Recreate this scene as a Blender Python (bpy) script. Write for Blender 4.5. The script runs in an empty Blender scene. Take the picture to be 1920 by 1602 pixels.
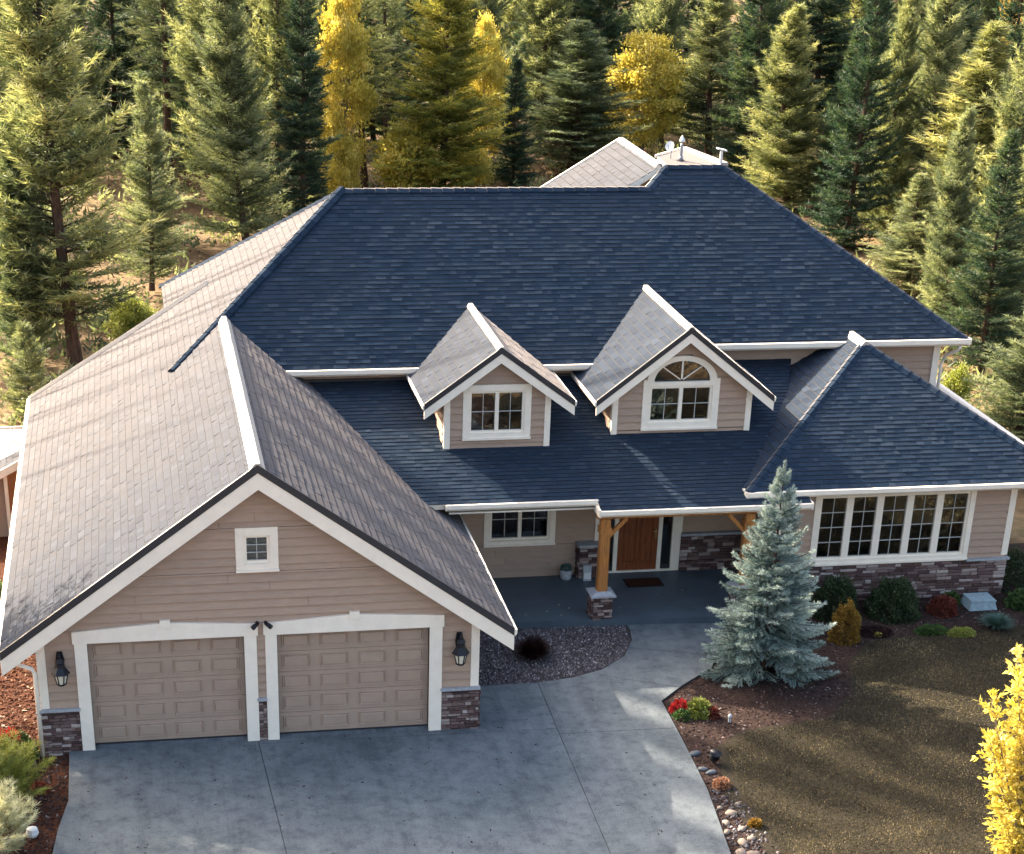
import bpy, math, random
import numpy as np
from mathutils import Vector, Matrix, Quaternion
random.seed(7)
RNG = np.random.default_rng(7)
S = bpy.context.scene
C = S.collection

# ------------------------------------------------------------------ camera
F_PX, PITCH, YAW, ROLL = 3428.08, 28.0775, 11.1281, 1.7022
CAM = np.array([2.3427, -33.465, 16.9749]); PPX, PPY = 906.86, 1458.32
def cam_axes():
    p, y, r = (math.radians(a) for a in (PITCH, YAW, ROLL))
    fw = np.array([math.sin(y)*math.cos(p), math.cos(y)*math.cos(p), -math.sin(p)])
    rt = np.array([math.cos(y), -math.sin(y), 0.0]); up = np.cross(rt, fw)
    c, s = math.cos(r), math.sin(r)
    return np.array([c*rt+s*up, -s*rt+c*up, fw])
RM = cam_axes()
cd = bpy.data.cameras.new('camera'); cam = bpy.data.objects.new('camera', cd); C.objects.link(cam)
m = Matrix.Identity(4)
for i in range(3):
    m[i][0] = RM[0][i]; m[i][1] = RM[1][i]; m[i][2] = -RM[2][i]; m[i][3] = CAM[i]
cam.matrix_world = m
cd.sensor_width = 36; cd.lens = F_PX/1920*36
cd.shift_x = (960-PPX)/1920; cd.shift_y = (PPY-801)/1920
cd.clip_start = 1; cd.clip_end = 2000
S.camera = cam
def hit(px, py, n, q):
    """point where the sight line of a photo pixel meets a plane of the place"""
    d = np.array([(px-PPX)/F_PX, -(py-PPY)/F_PX, 1.0]) @ RM
    n = np.array(n, float)
    return CAM + d*((np.array(q, float)-CAM) @ n)/(d @ n)
def on_ground(px, py, z=0.0): return hit(px, py, (0, 0, 1), (0, 0, z))
def on_y(px, py, y): return hit(px, py, (0, 1, 0), (0, y, 0))

# ------------------------------------------------------------------ light
SUN = Vector((-1.18, 1.40, 1.07)).normalized()           # towards the sun: behind the house, left
w = bpy.data.worlds.new('World'); S.world = w; w.use_nodes = True
nt = w.node_tree; bg = nt.nodes['Background']
sky = nt.nodes.new('ShaderNodeTexSky'); sky.sky_type = 'NISHITA'; sky.sun_disc = False
sky.sun_elevation = math.asin(SUN.z)
sky.sun_rotation = math.atan2(SUN.x, SUN.y)
sky.ozone_density = 0.2; sky.air_density = 1.0; sky.dust_density = 7.0
nt.links.new(sky.outputs[0], bg.inputs[0]); bg.inputs[1].default_value = 0.15
sd = bpy.data.lights.new('sun', 'SUN'); sd.energy = 4.7; sd.angle = math.radians(0.55); sd.color = (1.0, 0.87, 0.70)
so = bpy.data.objects.new('sun', sd); C.objects.link(so)
so.rotation_euler = SUN.to_track_quat('Z', 'Y').to_euler(); so.location = (-40, 60, 50)
S.view_settings.view_transform = 'Standard'; S.view_settings.look = 'None'
S.view_settings.exposure = 2.05; S.view_settings.gamma = 1; S.view_settings.use_curve_mapping = False
S.cycles.max_bounces = 6; S.cycles.diffuse_bounces = 3; S.cycles.glossy_bounces = 3
S.cycles.transmission_bounces = 4; S.cycles.transparent_max_bounces = 8
S.cycles.use_denoising = True

# ------------------------------------------------------------------ materials
class N:
    def __init__(s, name):
        s.m = bpy.data.materials.new(name); s.m.use_nodes = True; s.t = s.m.node_tree
        s.b = s.t.nodes['Principled BSDF']
    def n(s, typ, **k):
        x = s.t.nodes.new(typ)
        for a, v in k.items():
            if a.startswith('i_'): x.inputs[a[2:].replace('_', ' ')].default_value = v
            else: setattr(x, a, v)
        return x
    def l(s, a, b): s.t.links.new(a, b)
    def noise(s, scale, detail=4, rough=0.6, coord='Object', stretch=None):
        tc = s.n('ShaderNodeTexCoord'); o = tc.outputs[coord]
        if stretch:
            mp = s.n('ShaderNodeMapping'); mp.inputs['Scale'].default_value = stretch; s.l(o, mp.inputs[0]); o = mp.outputs[0]
        nz = s.n('ShaderNodeTexNoise'); nz.inputs['Scale'].default_value = scale
        nz.inputs['Detail'].default_value = detail; nz.inputs['Roughness'].default_value = rough
        s.l(o, nz.inputs['Vector']); return nz.outputs[0]
    def ramp(s, fac, stops):
        r = s.n('ShaderNodeValToRGB'); e = r.color_ramp.elements
        while len(e) < len(stops): e.new(0.5)
        for el, (p, c) in zip(e, stops): el.position = p; el.color = (*c, 1)
        s.l(fac, r.inputs[0]); return r.outputs[0]
    def mix(s, fac, a, b, mode='MIX'):
        x = s.n('ShaderNodeMix'); x.data_type = 'RGBA'; x.blend_type = mode
        if isinstance(fac, (int, float)): x.inputs[0].default_value = fac
        else: s.l(fac, x.inputs[0])
        for v, i in ((a, 6), (b, 7)):
            if isinstance(v, tuple): x.inputs[i].default_value = (*v, 1)
            else: s.l(v, x.inputs[i])
        return x.outputs[2]
    def bump(s, h, strength=0.3, dist=0.01):
        b = s.n('ShaderNodeBump'); b.inputs['Strength'].default_value = strength; b.inputs['Distance'].default_value = dist
        s.l(h, b.inputs['Height']); s.l(b.outputs[0], s.b.inputs['Normal'])
    def attr(s, name='tint'):
        a = s.n('ShaderNodeAttribute'); a.attribute_name = name; return a.outputs['Fac']
    def col(s, c): s.l(c, s.b.inputs['Base Color'])
    def done(s, rough=0.7, spec=0.3, **k):
        s.b.inputs['Roughness'].default_value = rough; s.b.inputs['Specular IOR Level'].default_value = spec
        return s.m
def flat(name, c, rough=0.6, spec=0.3, var=0.12, scale=6, metal=0, stretch=None, bump=0.0):
    x = N(name); lo = tuple(v*(1-var) for v in c); hi = tuple(min(1, v*(1+var)) for v in c)
    x.col(x.ramp(x.noise(scale, 5, 0.6, stretch=stretch), [(0.3, lo), (0.7, hi)]))
    if bump: x.bump(x.noise(scale*12, 3), bump, 0.01)
    x.b.inputs['Metallic'].default_value = metal
    return x.done(rough, spec)
M = {}
def shingle_mat():
    x = N('asphalt_shingle')
    a = x.attr(); c = x.ramp(a, [(0, (.006, .018, .036)), (.45, (.013, .029, .051)), (.75, (.023, .040, .064)), (1, (.040, .060, .088))])
    g = x.noise(160, 2, .7); c = x.mix(.5, c, x.ramp(g, [(.32, (.004, .013, .030)), (.68, (.040, .058, .084))]))
    p = x.noise(.55, 5, .6); c = x.mix(x.ramp(p, [(.35, (0, 0, 0)), (.75, (.16, .16, .16))]), c, (.05, .055, .06))
    x.col(c); x.bump(g, .5, .006)
    x.done(.8, 0.0)
    # mineral granules: a rough, faintly warm gloss that strengthens towards grazing angles
    o = x.t.nodes['Material Output']; gl = x.n('ShaderNodeBsdfGlossy'); gl.inputs['Roughness'].default_value = .9
    gl.inputs['Color'].default_value = (1, .885, .77, 1)
    fr = x.n('ShaderNodeFresnel'); fr.inputs[0].default_value = 1.064
    mx = x.n('ShaderNodeMixShader'); x.l(fr.outputs[0], mx.inputs[0]); x.l(x.b.outputs[0], mx.inputs[1]); x.l(gl.outputs[0], mx.inputs[2])
    x.l(mx.outputs[0], o.inputs[0]); return x.m
M['shingle'] = shingle_mat()
def siding_mat(name, c):
    x = N(name); n1 = x.noise(3, 5, .6, stretch=(1, 1, 6)); n2 = x.noise(40, 3, .6, stretch=(.15, 1, 1))
    oi = x.n('ShaderNodeObjectInfo')
    b = x.ramp(n1, [(.25, tuple(v*.88 for v in c)), (.75, tuple(v*1.1 for v in c))])
    r = x.ramp(oi.outputs['Random'], [(0, (.93, .93, .94)), (1, (1.05, 1.04, 1.02))])
    x.col(x.mix(1.0, b, r, 'MULTIPLY')); x.bump(n2, .25, .004); return x.done(.6, .3)
M['asphalt_edge'] = flat('cut_shingle_edge', (.02, .022, .028), .9)
M['siding'] = siding_mat('painted_lap_siding', (.41, .285, .205))
M['wallback'] = flat('wall_sheathing', (.12, .09, .07), .8)
M['trim'] = flat('white_trim_paint', (.92, .81, .66), .5, .35, .05, 4)
M['cap'] = flat('sunlit_ridge_cap', (.42, .38, .33), .55, .3, .12, 8)  # shingle caps on sunlit ridges, paled to carry the sunlight in their colour
M['black'] = flat('dark_drip_edge', (.03, .03, .034), .5, .4)
M['gdoor'] = flat('garage_door_paint', (.40, .285, .21), .5, .35, .06, 3)
M['concrete_cap'] = flat('cast_stone_cap', (.36, .37, .38), .8, .2, .2, 14, bump=.3)
def stone_mat():
    x = N('ledge_stone'); oi = x.n('ShaderNodeObjectInfo')
    a = x.attr(); s = x.n('ShaderNodeMath', operation='ADD'); x.l(oi.outputs['Random'], s.inputs[0]); x.l(a, s.inputs[1])
    fr = x.n('ShaderNodeMath', operation='FRACT'); x.l(s.outputs[0], fr.inputs[0])
    c = x.ramp(fr.outputs[0], [(0, (.085, .050, .045)), (.3, (.125, .075, .066)), (.55, (.17, .108, .095)), (.72, (.24, .17, .15)), (.86, (.38, .30, .265)), (1, (.52, .44, .39))])
    n1 = x.noise(14, 6, .65); c = x.mix(.55, c, x.ramp(n1, [(.3, (.5, .5, .5)), (.7, (1.15, 1.1, 1.08))]), 'MULTIPLY')
    x.col(c); x.bump(n1, .8, .02); return x.done(.85, .2)
M['stone'] = stone_mat()
M['mortar'] = flat('dark_mortar', (.13, .115, .11), .95)  # one even dark tone behind the stones
def wood(name, c):
    x = N(name); n = x.noise(5, 6, .65, stretch=(7, 7, .6)); x.col(x.ramp(n, [(.3, tuple(v*.45 for v in c)), (.5, c), (.72, tuple(v*1.35 for v in c))]))
    x.bump(n, .3, .006); return x.done(.4, .4)
M['timber'] = wood('oiled_cedar_post', (.42, .17, .045))
M['door'] = wood('stained_wood_door', (.22, .060, .018))
def glass_mat():
    x = N('window_glass'); o = x.t.nodes['Material Output']
    tr = x.n('ShaderNodeBsdfTransparent'); tr.inputs[0].default_value = (.5, .55, .55, 1)
    gl = x.n('ShaderNodeBsdfGlossy'); gl.inputs['Roughness'].default_value = .02
    fr = x.n('ShaderNodeFresnel'); fr.inputs[0].default_value = 1.9
    bp = x.n('ShaderNodeBump'); bp.inputs['Strength'].default_value = .35; bp.inputs['Distance'].default_value = .02; x.l(x.noise(1.7, 2, .5), bp.inputs['Height']); x.l(bp.outputs[0], gl.inputs['Normal'])
    mx = x.n('ShaderNodeMixShader'); x.l(fr.outputs[0], mx.inputs[0]); x.l(tr.outputs[0], mx.inputs[1]); x.l(gl.outputs[0], mx.inputs[2])
    x.l(mx.outputs[0], o.inputs[0]); return x.m
M['glass'] = glass_mat()
M['room'] = flat('dark_room', (.035, .035, .038), .9, .1, .5, 1.2)
M['blind'] = flat('cream_blind', (.55, .45, .32), .9, .1, .25, 2)
M['curtain'] = flat('grey_curtain', (.30, .28, .26), .9, .1, .5, 3)
M['muntin'] = flat('pale_muntin', (.55, .53, .49), .5)
M['lantern'] = flat('black_lantern_metal', (.006, .007, .012), .4, .35)
M['lglass'] = flat('frosted_cream_glass', (.75, .68, .52), .3, .5, .15, 20)
M['mat'] = flat('brown_doormat', (.05, .018, .01), .95, .1, .4, 60, bump=.5)
M['matedge'] = flat('black_doormat_edge', (.012, .01, .01), .8)
M['pot'] = flat('grey_pot', (.38, .39, .40), .6, .3, .3, 12)
M['hose'] = flat('green_hose', (.02, .07, .06), .4, .5)
M['brass'] = flat('brass_handle', (.6, .4, .15), .3, .5, metal=1)
M['whitemetal'] = flat('white_metal', (.72, .72, .70), .4, .4)
M['steel'] = flat('galvanised_metal', (.35, .37, .40), .4, .5, metal=.6)
M['boxlid'] = flat('teal_grey_fibreglass', (.28, .36, .38), .7, .3, .2, 10, bump=.3)
M['bark'] = flat('pine_bark', (.085, .055, .04), .95, .1, .5, 7, stretch=(3, 3, .6), bump=.8)
M['barkpale'] = flat('aspen_bark', (.22, .19, .15), .9, .1, .4, 8)
M['brownwall'] = flat('terracotta_stucco', (.36, .17, .085), .9, .1, .15, 3)
def concrete_mat():
    x = N('driveway_concrete')
    n1 = x.noise(.38, 7, .62); n2 = x.noise(3.2, 8, .72); n3 = x.noise(38, 4, .8)
    c = x.ramp(n1, [(.36, (.092, .110, .120)), (.5, (.118, .136, .146)), (.64, (.142, .160, .168))])
    n4 = x.noise(1.15, 12, .82); c = x.mix(.55, c, x.ramp(n4, [(.40, (.55, .58, .62)), (.5, (1, 1, 1)), (.62, (1.18, 1.17, 1.15))]), 'MULTIPLY')
    c = x.mix(.6, c, x.ramp(n2, [(.36, (.45, .48, .54)), (.5, (1, 1, 1)), (.66, (1.25, 1.24, 1.2))]), 'MULTIPLY')
    c = x.mix(.75, c, x.ramp(n3, [(.36, (.5, .52, .58)), (.5, (1, 1, 1)), (.7, (1.3, 1.28, 1.25))]), 'MULTIPLY')
    n5 = x.noise(1.0, 6, .7, stretch=(2.6, .16, 1)); c = x.mix(.45, c, x.ramp(n5, [(.38, (.62, .64, .67)), (.52, (1, 1, 1)), (.7, (1.12, 1.11, 1.1))]), 'MULTIPLY')
    n6 = x.noise(.9, 9, .9, stretch=(1, 1, 1)); cr = x.n('ShaderNodeMath', operation='SUBTRACT'); x.l(n6, cr.inputs[0]); cr.inputs[1].default_value = .5; ab = x.n('ShaderNodeMath', operation='ABSOLUTE'); x.l(cr.outputs[0], ab.inputs[0])
    c = x.mix(x.ramp(ab.outputs[0], [(.0, (.45, .45, .45)), (.004, (0, 0, 0))]), c, (.03, .034, .04))
    v = x.n('ShaderNodeTexVoronoi'); v.inputs['Scale'].default_value = 2.1; tc = x.n('ShaderNodeTexCoord'); x.l(tc.outputs['Object'], v.inputs['Vector'])
    c = x.mix(x.ramp(v.outputs['Distance'], [(.012, (1, 1, 1)), (.03, (0, 0, 0))]), c, (.05, .05, .055))
    x.col(c); x.bump(n3, .35, .006); return x.done(.8, .3)
M['concrete'] = concrete_mat()
M['porchfloor'] = flat('porch_concrete', (.07, .095, .115), .5, .4, .18, 1.5, bump=.1)
M['joint'] = flat('joint_dark', (.04, .042, .045), .95)
def ground_mat():
    x = N('forest_floor')
    n1 = x.noise(.16, 8, .65); n2 = x.noise(2.4, 8, .7); n3 = x.noise(.05, 4, .5)
    c = x.ramp(n1, [(.32, (.05, .034, .02)), (.46, (.12, .08, .045)), (.58, (.26, .18, .10)), (.72, (.07, .08, .03))])
    c = x.mix(.6, c, x.ramp(n2, [(.3, (.4, .4, .4)), (.6, (1.15, 1.1, 1.05))]), 'MULTIPLY')
    x.col(c); x.bump(n2, .8, .08); return x.done(.95, .1)
M['ground'] = ground_mat()
def speckle(name, stops, s1=22, s2=1.0, bump=.6):
    x = N(name); n1 = x.noise(s1, 6, .8); n2 = x.noise(s2, 5, .6)
    c = x.ramp(n1, stops); c = x.mix(.6, c, x.ramp(n2, [(.3, (.6, .6, .62)), (.7, (1.25, 1.2, 1.15))]), 'MULTIPLY')
    x.col(c); x.bump(n1, bump, .03); return x.done(.95, .1)
M['lawn'] = speckle('late_autumn_lawn', [(.35, (.014, .012, .009)), (.5, (.030, .026, .017)), (.65, (.065, .052, .031))], 30)
M['mulch'] = speckle('bark_mulch_bed', [(.35, (.018, .012, .010)), (.5, (.04, .025, .02)), (.66, (.08, .052, .042))], 24)
M['redmulch'] = speckle('red_bark_slope', [(.35, (.03, .010, .006)), (.5, (.075, .026, .013)), (.66, (.13, .06, .03))], 20)
M['gravelbed'] = speckle('gravel_bed', [(.35, (.03, .025, .026)), (.55, (.075, .066, .066)), (.7, (.15, .13, .13))], 26)
def bytint(name, stops, rough=.8, spec=.2, trans=None, objvar=None, sheen=0):
    x = N(name); c = x.ramp(x.attr(), stops)
    if objvar:
        oi = x.n('ShaderNodeObjectInfo'); c = x.mix(1.0, c, x.ramp(oi.outputs['Random'], objvar), 'MULTIPLY')
    x.col(c); x.done(rough, spec)
    if trans:
        o = x.t.nodes['Material Output']; tl = x.n('ShaderNodeBsdfTranslucent')
        x.l(x.mix(1.0, c, trans[1], 'MULTIPLY'), tl.inputs[0])
        mx = x.n('ShaderNodeMixShader'); mx.inputs[0].default_value = trans[0]
        x.l(x.b.outputs[0], mx.inputs[1]); x.l(tl.outputs[0], mx.inputs[2]); x.l(mx.outputs[0], o.inputs[0])
    return x.m
OV = [(0, (.78, .85, .85)), (.5, (1, 1, 1)), (1, (1.25, 1.15, .9))]
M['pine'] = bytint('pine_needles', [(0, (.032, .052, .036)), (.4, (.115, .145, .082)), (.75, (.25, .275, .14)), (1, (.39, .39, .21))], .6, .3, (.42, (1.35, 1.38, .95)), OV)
M['pinedark'] = bytint('dark_fir_needles', [(0, (.018, .04, .03)), (.6, (.04, .075, .045)), (1, (.11, .14, .06))], .6, .3, (.3, (1.3, 1.4, 1)), OV)
M['pinegold'] = bytint('golden_larch_needles', [(0, (.06, .08, .022)), (.45, (.17, .19, .04)), (.8, (.36, .34, .07)), (1, (.50, .44, .10))], .6, .3, (.45, (1.4, 1.3, .9)), OV)
M['spruce'] = bytint('blue_spruce_needles', [(0, (.06, .10, .085)), (.5, (.25, .33, .295)), (1, (.66, .72, .63))], .6, .3, (.15, (1, 1.1, 1)))
M['yellow'] = bytint('yellow_leaves', [(0, (.28, .25, .05)), (.5, (.60, .52, .11)), (1, (.84, .74, .28))], .5, .3, (.45, (1.3, 1.2, .8)))
M['orangeleaf'] = bytint('orange_gold_leaves', [(0, (.28, .19, .04)), (.5, (.50, .36, .08)), (1, (.68, .52, .18))], .5, .3, (.4, (1.2, 1.1, .9)))
M['green'] = bytint('green_leaves', [(0, (.02, .045, .015)), (.6, (.06, .11, .03)), (1, (.13, .19, .06))], .5, .35, (.3, (1.2, 1.3, .8)))
M['darkgreen'] = bytint('dark_hedge_leaves', [(0, (.014, .028, .012)), (.6, (.035, .06, .02)), (1, (.10, .115, .05))], .5, .35, (.2, (1.1, 1.2, .8)))
M['redleaf'] = bytint('dark_red_leaves', [(0, (.07, .012, .01)), (.6, (.16, .035, .022)), (1, (.28, .09, .05))], .6, .3, (.25, (1.2, 1, .9)))
M['rust'] = bytint('rust_yellow_leaves', [(0, (.12, .07, .012)), (.6, (.26, .15, .025)), (1, (.42, .27, .05))], .6, .3, (.3, (1.2, 1.1, .9)))
M['brightred'] = bytint('scarlet_flowers', [(0, (.35, .01, .012)), (1, (.62, .05, .04))], .5, .3, (.25, (1.1, 1, 1)))
M['limegreen'] = bytint('lime_leaves', [(0, (.10, .13, .03)), (.6, (.25, .28, .06)), (1, (.42, .42, .13))], .5, .3, (.35, (1.2, 1.2, .8)))
M['fescue'] = bytint('blue_fescue', [(0, (.03, .07, .055)), (1, (.12, .20, .16))], .6, .3, (.2, (1, 1.1, 1)))
M['maroongrass'] = bytint('maroon_grass', [(0, (.008, .003, .004)), (1, (.035, .009, .008))], .6, .3, (.2, (1.1, 1, 1)))
M['cream'] = bytint('cream_green_blades', [(0, (.25, .26, .12)), (1, (.66, .64, .42))], .5, .3, (.3, (1.1, 1.1, .9)))
M['gravel'] = bytint('gravel_pebbles', [(0, (.03, .025, .028)), (.5, (.085, .074, .078)), (.85, (.18, .16, .16)), (1, (.34, .31, .31))], .8, .25)
M['chips'] = bytint('bark_chips', [(0, (.014, .009, .008)), (.6, (.045, .027, .023)), (.95, (.11, .072, .062)), (1, (.20, .16, .145))], .9, .15)
M['redchips'] = bytint('red_bark_chips', [(0, (.03, .010, .006)), (.6, (.09, .032, .016)), (.95, (.18, .09, .05)), (1, (.4, .33, .26))], .9, .15)
M['grass'] = bytint('dry_grass_blades', [(0, (.013, .014, .009)), (.5, (.044, .038, .023)), (.80, (.20, .15, .075)), (1, (.42, .34, .20))], .7, .2, (.25, (1.1, 1.1, .8)))
M['litter'] = bytint('fallen_needles', [(0, (.05, .03, .016)), (.6, (.13, .085, .045)), (1, (.24, .19, .08))], .9, .15)
M['rock'] = flat('pale_river_rock', (.27, .215, .17), .85, .2, .25, 6, bump=.5)
M['greyrock'] = flat('grey_slate_rock', (.10, .11, .125), .85, .2, .25, 6, bump=.5)
M['tuft'] = bytint('orange_tuft', [(0, (.26, .12, .06)), (1, (.50, .29, .18))], .7, .2, (.3, (1.1, 1, .9)))

# ------------------------------------------------------------------ object helpers
def link(name, mesh, parent=None):
    o = bpy.data.objects.new(name, mesh); C.objects.link(o)
    if parent is not None: o.parent = parent
    return o
def empty(name, loc=(0, 0, 0), rz=0.0, parent=None):
    o = bpy.data.objects.new(name, None); C.objects.link(o); o.location = loc; o.rotation_euler = (0, 0, rz)
    o.empty_display_size = .2
    if parent is not None: o.parent = parent
    return o
def tag(o, label=None, cat=None, group=None, kind=None):
    if label: o['label'] = label
    if cat: o['category'] = cat
    if group: o['group'] = group
    if kind: o['kind'] = kind
    return o
class MB:
    """collects faces, one or more materials, optional tint per face"""
    def __init__(s): s.v = []; s.f = []; s.mi = []; s.t = []
    def add(s, vs, fs, mi=0, tint=0.5):
        b = len(s.v); s.v += [tuple(map(float, q)) for q in vs]
        for f in fs: s.f.append(tuple(b+i for i in f)); s.mi.append(mi); s.t.append(tint)
    def box(s, x0, x1, y0, y1, z0, z1, mi=0, tint=.5):
        s.add([(x, y, z) for z in (z0, z1) for y in (y0, y1) for x in (x0, x1)],
              [(0, 2, 3, 1), (4, 5, 7, 6), (0, 1, 5, 4), (2, 6, 7, 3), (0, 4, 6, 2), (1, 3, 7, 5)], mi, tint)
    def prism(s, poly, off, mi=0, tint=.5, cap=True, mi_side=None, mi_bot=None):
        """poly: 3D ring, extruded by vector off"""
        n = len(poly); vs = list(poly)+[tuple(np.array(p)+np.array(off)) for p in poly]
        if cap:
            s.add(vs, [tuple(range(n))], mi, tint); s.f[-1] = s.f[-1]
            b = len(s.v)-2*n
            s.f.append(tuple(b+n+i for i in reversed(range(n)))); s.mi.append(mi_bot if mi_bot is not None else mi); s.t.append(tint)
            for i in range(n):
                j = (i+1) % n; s.f.append((b+i, b+n+i, b+n+j, b+j)); s.mi.append(mi_side if mi_side is not None else mi); s.t.append(tint)
        else:
            s.add(vs, [(i, n+i, n+(i+1) % n, (i+1) % n) for i in range(n)], mi, tint)
    def beam(s, p0, p1, wu, hv, up=(0, 0, 1), mi=0, tint=.5):
        p0 = np.array(p0, float); p1 = np.array(p1, float); d = p1-p0; d /= np.linalg.norm(d)
        up = np.array(up, float); sd_ = np.cross(d, up); sd_ /= np.linalg.norm(sd_); u2 = np.cross(sd_, d)
        vs = [p+a*sd_*wu/2+b*u2*hv/2 for p in (p0, p1) for a, b in ((-1, -1), (1, -1), (1, 1), (-1, 1))]
        s.add(vs, [(0, 1, 2, 3), (7, 6, 5, 4), (0, 4, 5, 1), (1, 5, 6, 2), (2, 6, 7, 3), (3, 7, 4, 0)], mi, tint)
    def tube(s, pts, rad, k=8, mi=0, tint=.5, cap=True):
        pts = [np.array(p, float) for p in pts]; n = len(pts)
        if np.isscalar(rad): rad = [rad]*n
        rings = []; ref = np.array([0.0, 0, 1])
        for i, p in enumerate(pts):
            d = pts[min(i+1, n-1)]-pts[max(i-1, 0)]; d = d/(np.linalg.norm(d)+1e-9)
            r = ref if abs(d @ ref) < .95 else np.array([1.0, 0, 0])
            a = np.cross(d, r); a /= np.linalg.norm(a); b = np.cross(d, a)
            rings.append([p+rad[i]*(math.cos(t)*a+math.sin(t)*b) for t in np.linspace(0, 2*math.pi, k, endpoint=False)])
        vs = [q for r in rings for q in r]
        fs = [(i*k+j, i*k+(j+1) % k, (i+1)*k+(j+1) % k, (i+1)*k+j) for i in range(n-1) for j in range(k)]
        if cap: fs += [tuple(reversed(range(k))), tuple((n-1)*k+j for j in range(k))]
        s.add(vs, fs, mi, tint)
    def lathe(s, c, prof, k=12, mi=0, tint=.5):
        c = np.array(c, float); n = len(prof)
        vs = [c+np.array([r*math.cos(t), r*math.sin(t), z]) for r, z in prof for t in np.linspace(0, 2*math.pi, k, endpoint=False)]
        fs = [(i*k+j, i*k+(j+1) % k, (i+1)*k+(j+1) % k, (i+1)*k+j) for i in range(n-1) for j in range(k)]
        fs += [tuple(reversed(range(k))), tuple((n-1)*k+j for j in range(k))]
        s.add(vs, fs, mi, tint)
    def mesh(s, name, mats, smooth=False, fix=True):
        me = bpy.data.meshes.new(name); me.from_pydata(s.v, [], s.f)
        for q in (mats if isinstance(mats, (list, tuple)) else [mats]): me.materials.append(M[q])
        me.polygons.foreach_set('material_index', s.mi)
        a = me.attributes.new('tint', 'FLOAT', 'FACE'); a.data.foreach_set('value', s.t)
        if fix:
            import bmesh
            bm = bmesh.new(); bm.from_mesh(me); bmesh.ops.recalc_face_normals(bm, faces=bm.faces); bm.to_mesh(me); bm.free()
        if smooth: me.polygons.foreach_set('use_smooth', [True]*len(me.polygons))
        me.update(); return me
    def obj(s, name, mats, parent=None, smooth=False):
        return link(name, s.mesh(name, mats, smooth), parent)
def np_mesh(name, V, F, mat, tint=None, dom='FACE', smooth=False):
    """fast mesh from arrays; F is (n,3) or (n,4)"""
    me = bpy.data.meshes.new(name); V = np.asarray(V, np.float32); F = np.asarray(F, np.int32); k = F.shape[1]
    me.vertices.add(len(V)); me.vertices.foreach_set('co', V.ravel())
    me.loops.add(F.size); me.loops.foreach_set('vertex_index', F.ravel())
    me.polygons.add(len(F)); me.polygons.foreach_set('loop_start', np.arange(0, F.size, k, dtype=np.int32))
    me.polygons.foreach_set('loop_total', np.full(len(F), k, np.int32))
    me.materials.append(M[mat])
    if tint is not None:
        a = me.attributes.new('tint', 'FLOAT', 'FACE'); a.data.foreach_set('value', np.asarray(tint, np.float32))
    me.update(calc_edges=True); me.validate()
    if smooth: me.polygons.foreach_set('use_smooth', [True]*len(F))
    return me

# ------------------------------------------------------------------ polygon helpers
def clip_half(poly, a, b, c):
    """keep a*u+b*w <= c"""
    out = []; n = len(poly)
    for i in range(n):
        p, q = poly[i], poly[(i+1) % n]; dp = a*p[0]+b*p[1]-c; dq = a*q[0]+b*q[1]-c
        if dp <= 0: out.append(p)
        if (dp < 0 < dq) or (dq < 0 < dp):
            t = dp/(dp-dq); out.append((p[0]+t*(q[0]-p[0]), p[1]+t*(q[1]-p[1])))
    return out
def span(poly, w):
    xs = []; n = len(poly)
    for i in range(n):
        p, q = poly[i], poly[(i+1) % n]
        if abs(p[1]-q[1]) < 1e-9:
            if abs(p[1]-w) < 1e-6: xs += [p[0], q[0]]
            continue
        t = (w-p[1])/(q[1]-p[1])
        if -1e-6 <= t <= 1+1e-6: xs.append(p[0]+t*(q[0]-p[0]))
    return (min(xs), max(xs)) if xs else None
def strips(poly, zs, openings):
    """trapezoids (z0,z1,a0,b0,a1,b1) of a convex polygon minus openings (rect tuples or functions)"""
    cuts = sorted(set([round(z, 4) for z in zs]+[round(v, 4) for o in openings if not callable(o) for v in (o[2], o[3])]))
    zmin = min(p[1] for p in poly); zmax = max(p[1] for p in poly)
    cuts = [z for z in cuts if zmin < z < zmax]; cuts = [zmin]+cuts+[zmax]
    rows = sorted(zs)
    res = []
    for a, b in zip(cuts, cuts[1:]):
        if b-a < .004: continue
        e = 1e-5; s0, s1 = span(poly, a+e), span(poly, b-e)
        if not s0 or not s1: continue
        pieces = [(s0[0], s0[1], s1[0], s1[1])]
        for o in openings:
            if callable(o):
                r = o((a+b)/2)
                if r is None: continue
                u0, u1 = r
            else:
                u0, u1, z0, z1 = o
                if b <= z0+1e-6 or a >= z1-1e-6: continue
            nx = []
            for (l0, r0, l1, r1) in pieces:
                if min(l0, l1) >= u1 or max(r0, r1) <= u0: nx.append((l0, r0, l1, r1)); continue
                if u0 > min(l0, l1): nx.append((min(l0, u0), min(r0, u0), min(l1, u0), min(r1, u0)))
                if u1 < max(r0, r1): nx.append((max(l0, u1), max(r0, u1), max(l1, u1), max(r1, u1)))
            pieces = nx
        for (l0, r0, l1, r1) in pieces:
            if (r0-l0)+(r1-l1) > .03:
                row = [z for z in rows if z <= a+1e-6]
                res.append((a, b, l0, r0, l1, r1, row[-1] if row else a))
    return res
EXP = .178
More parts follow.
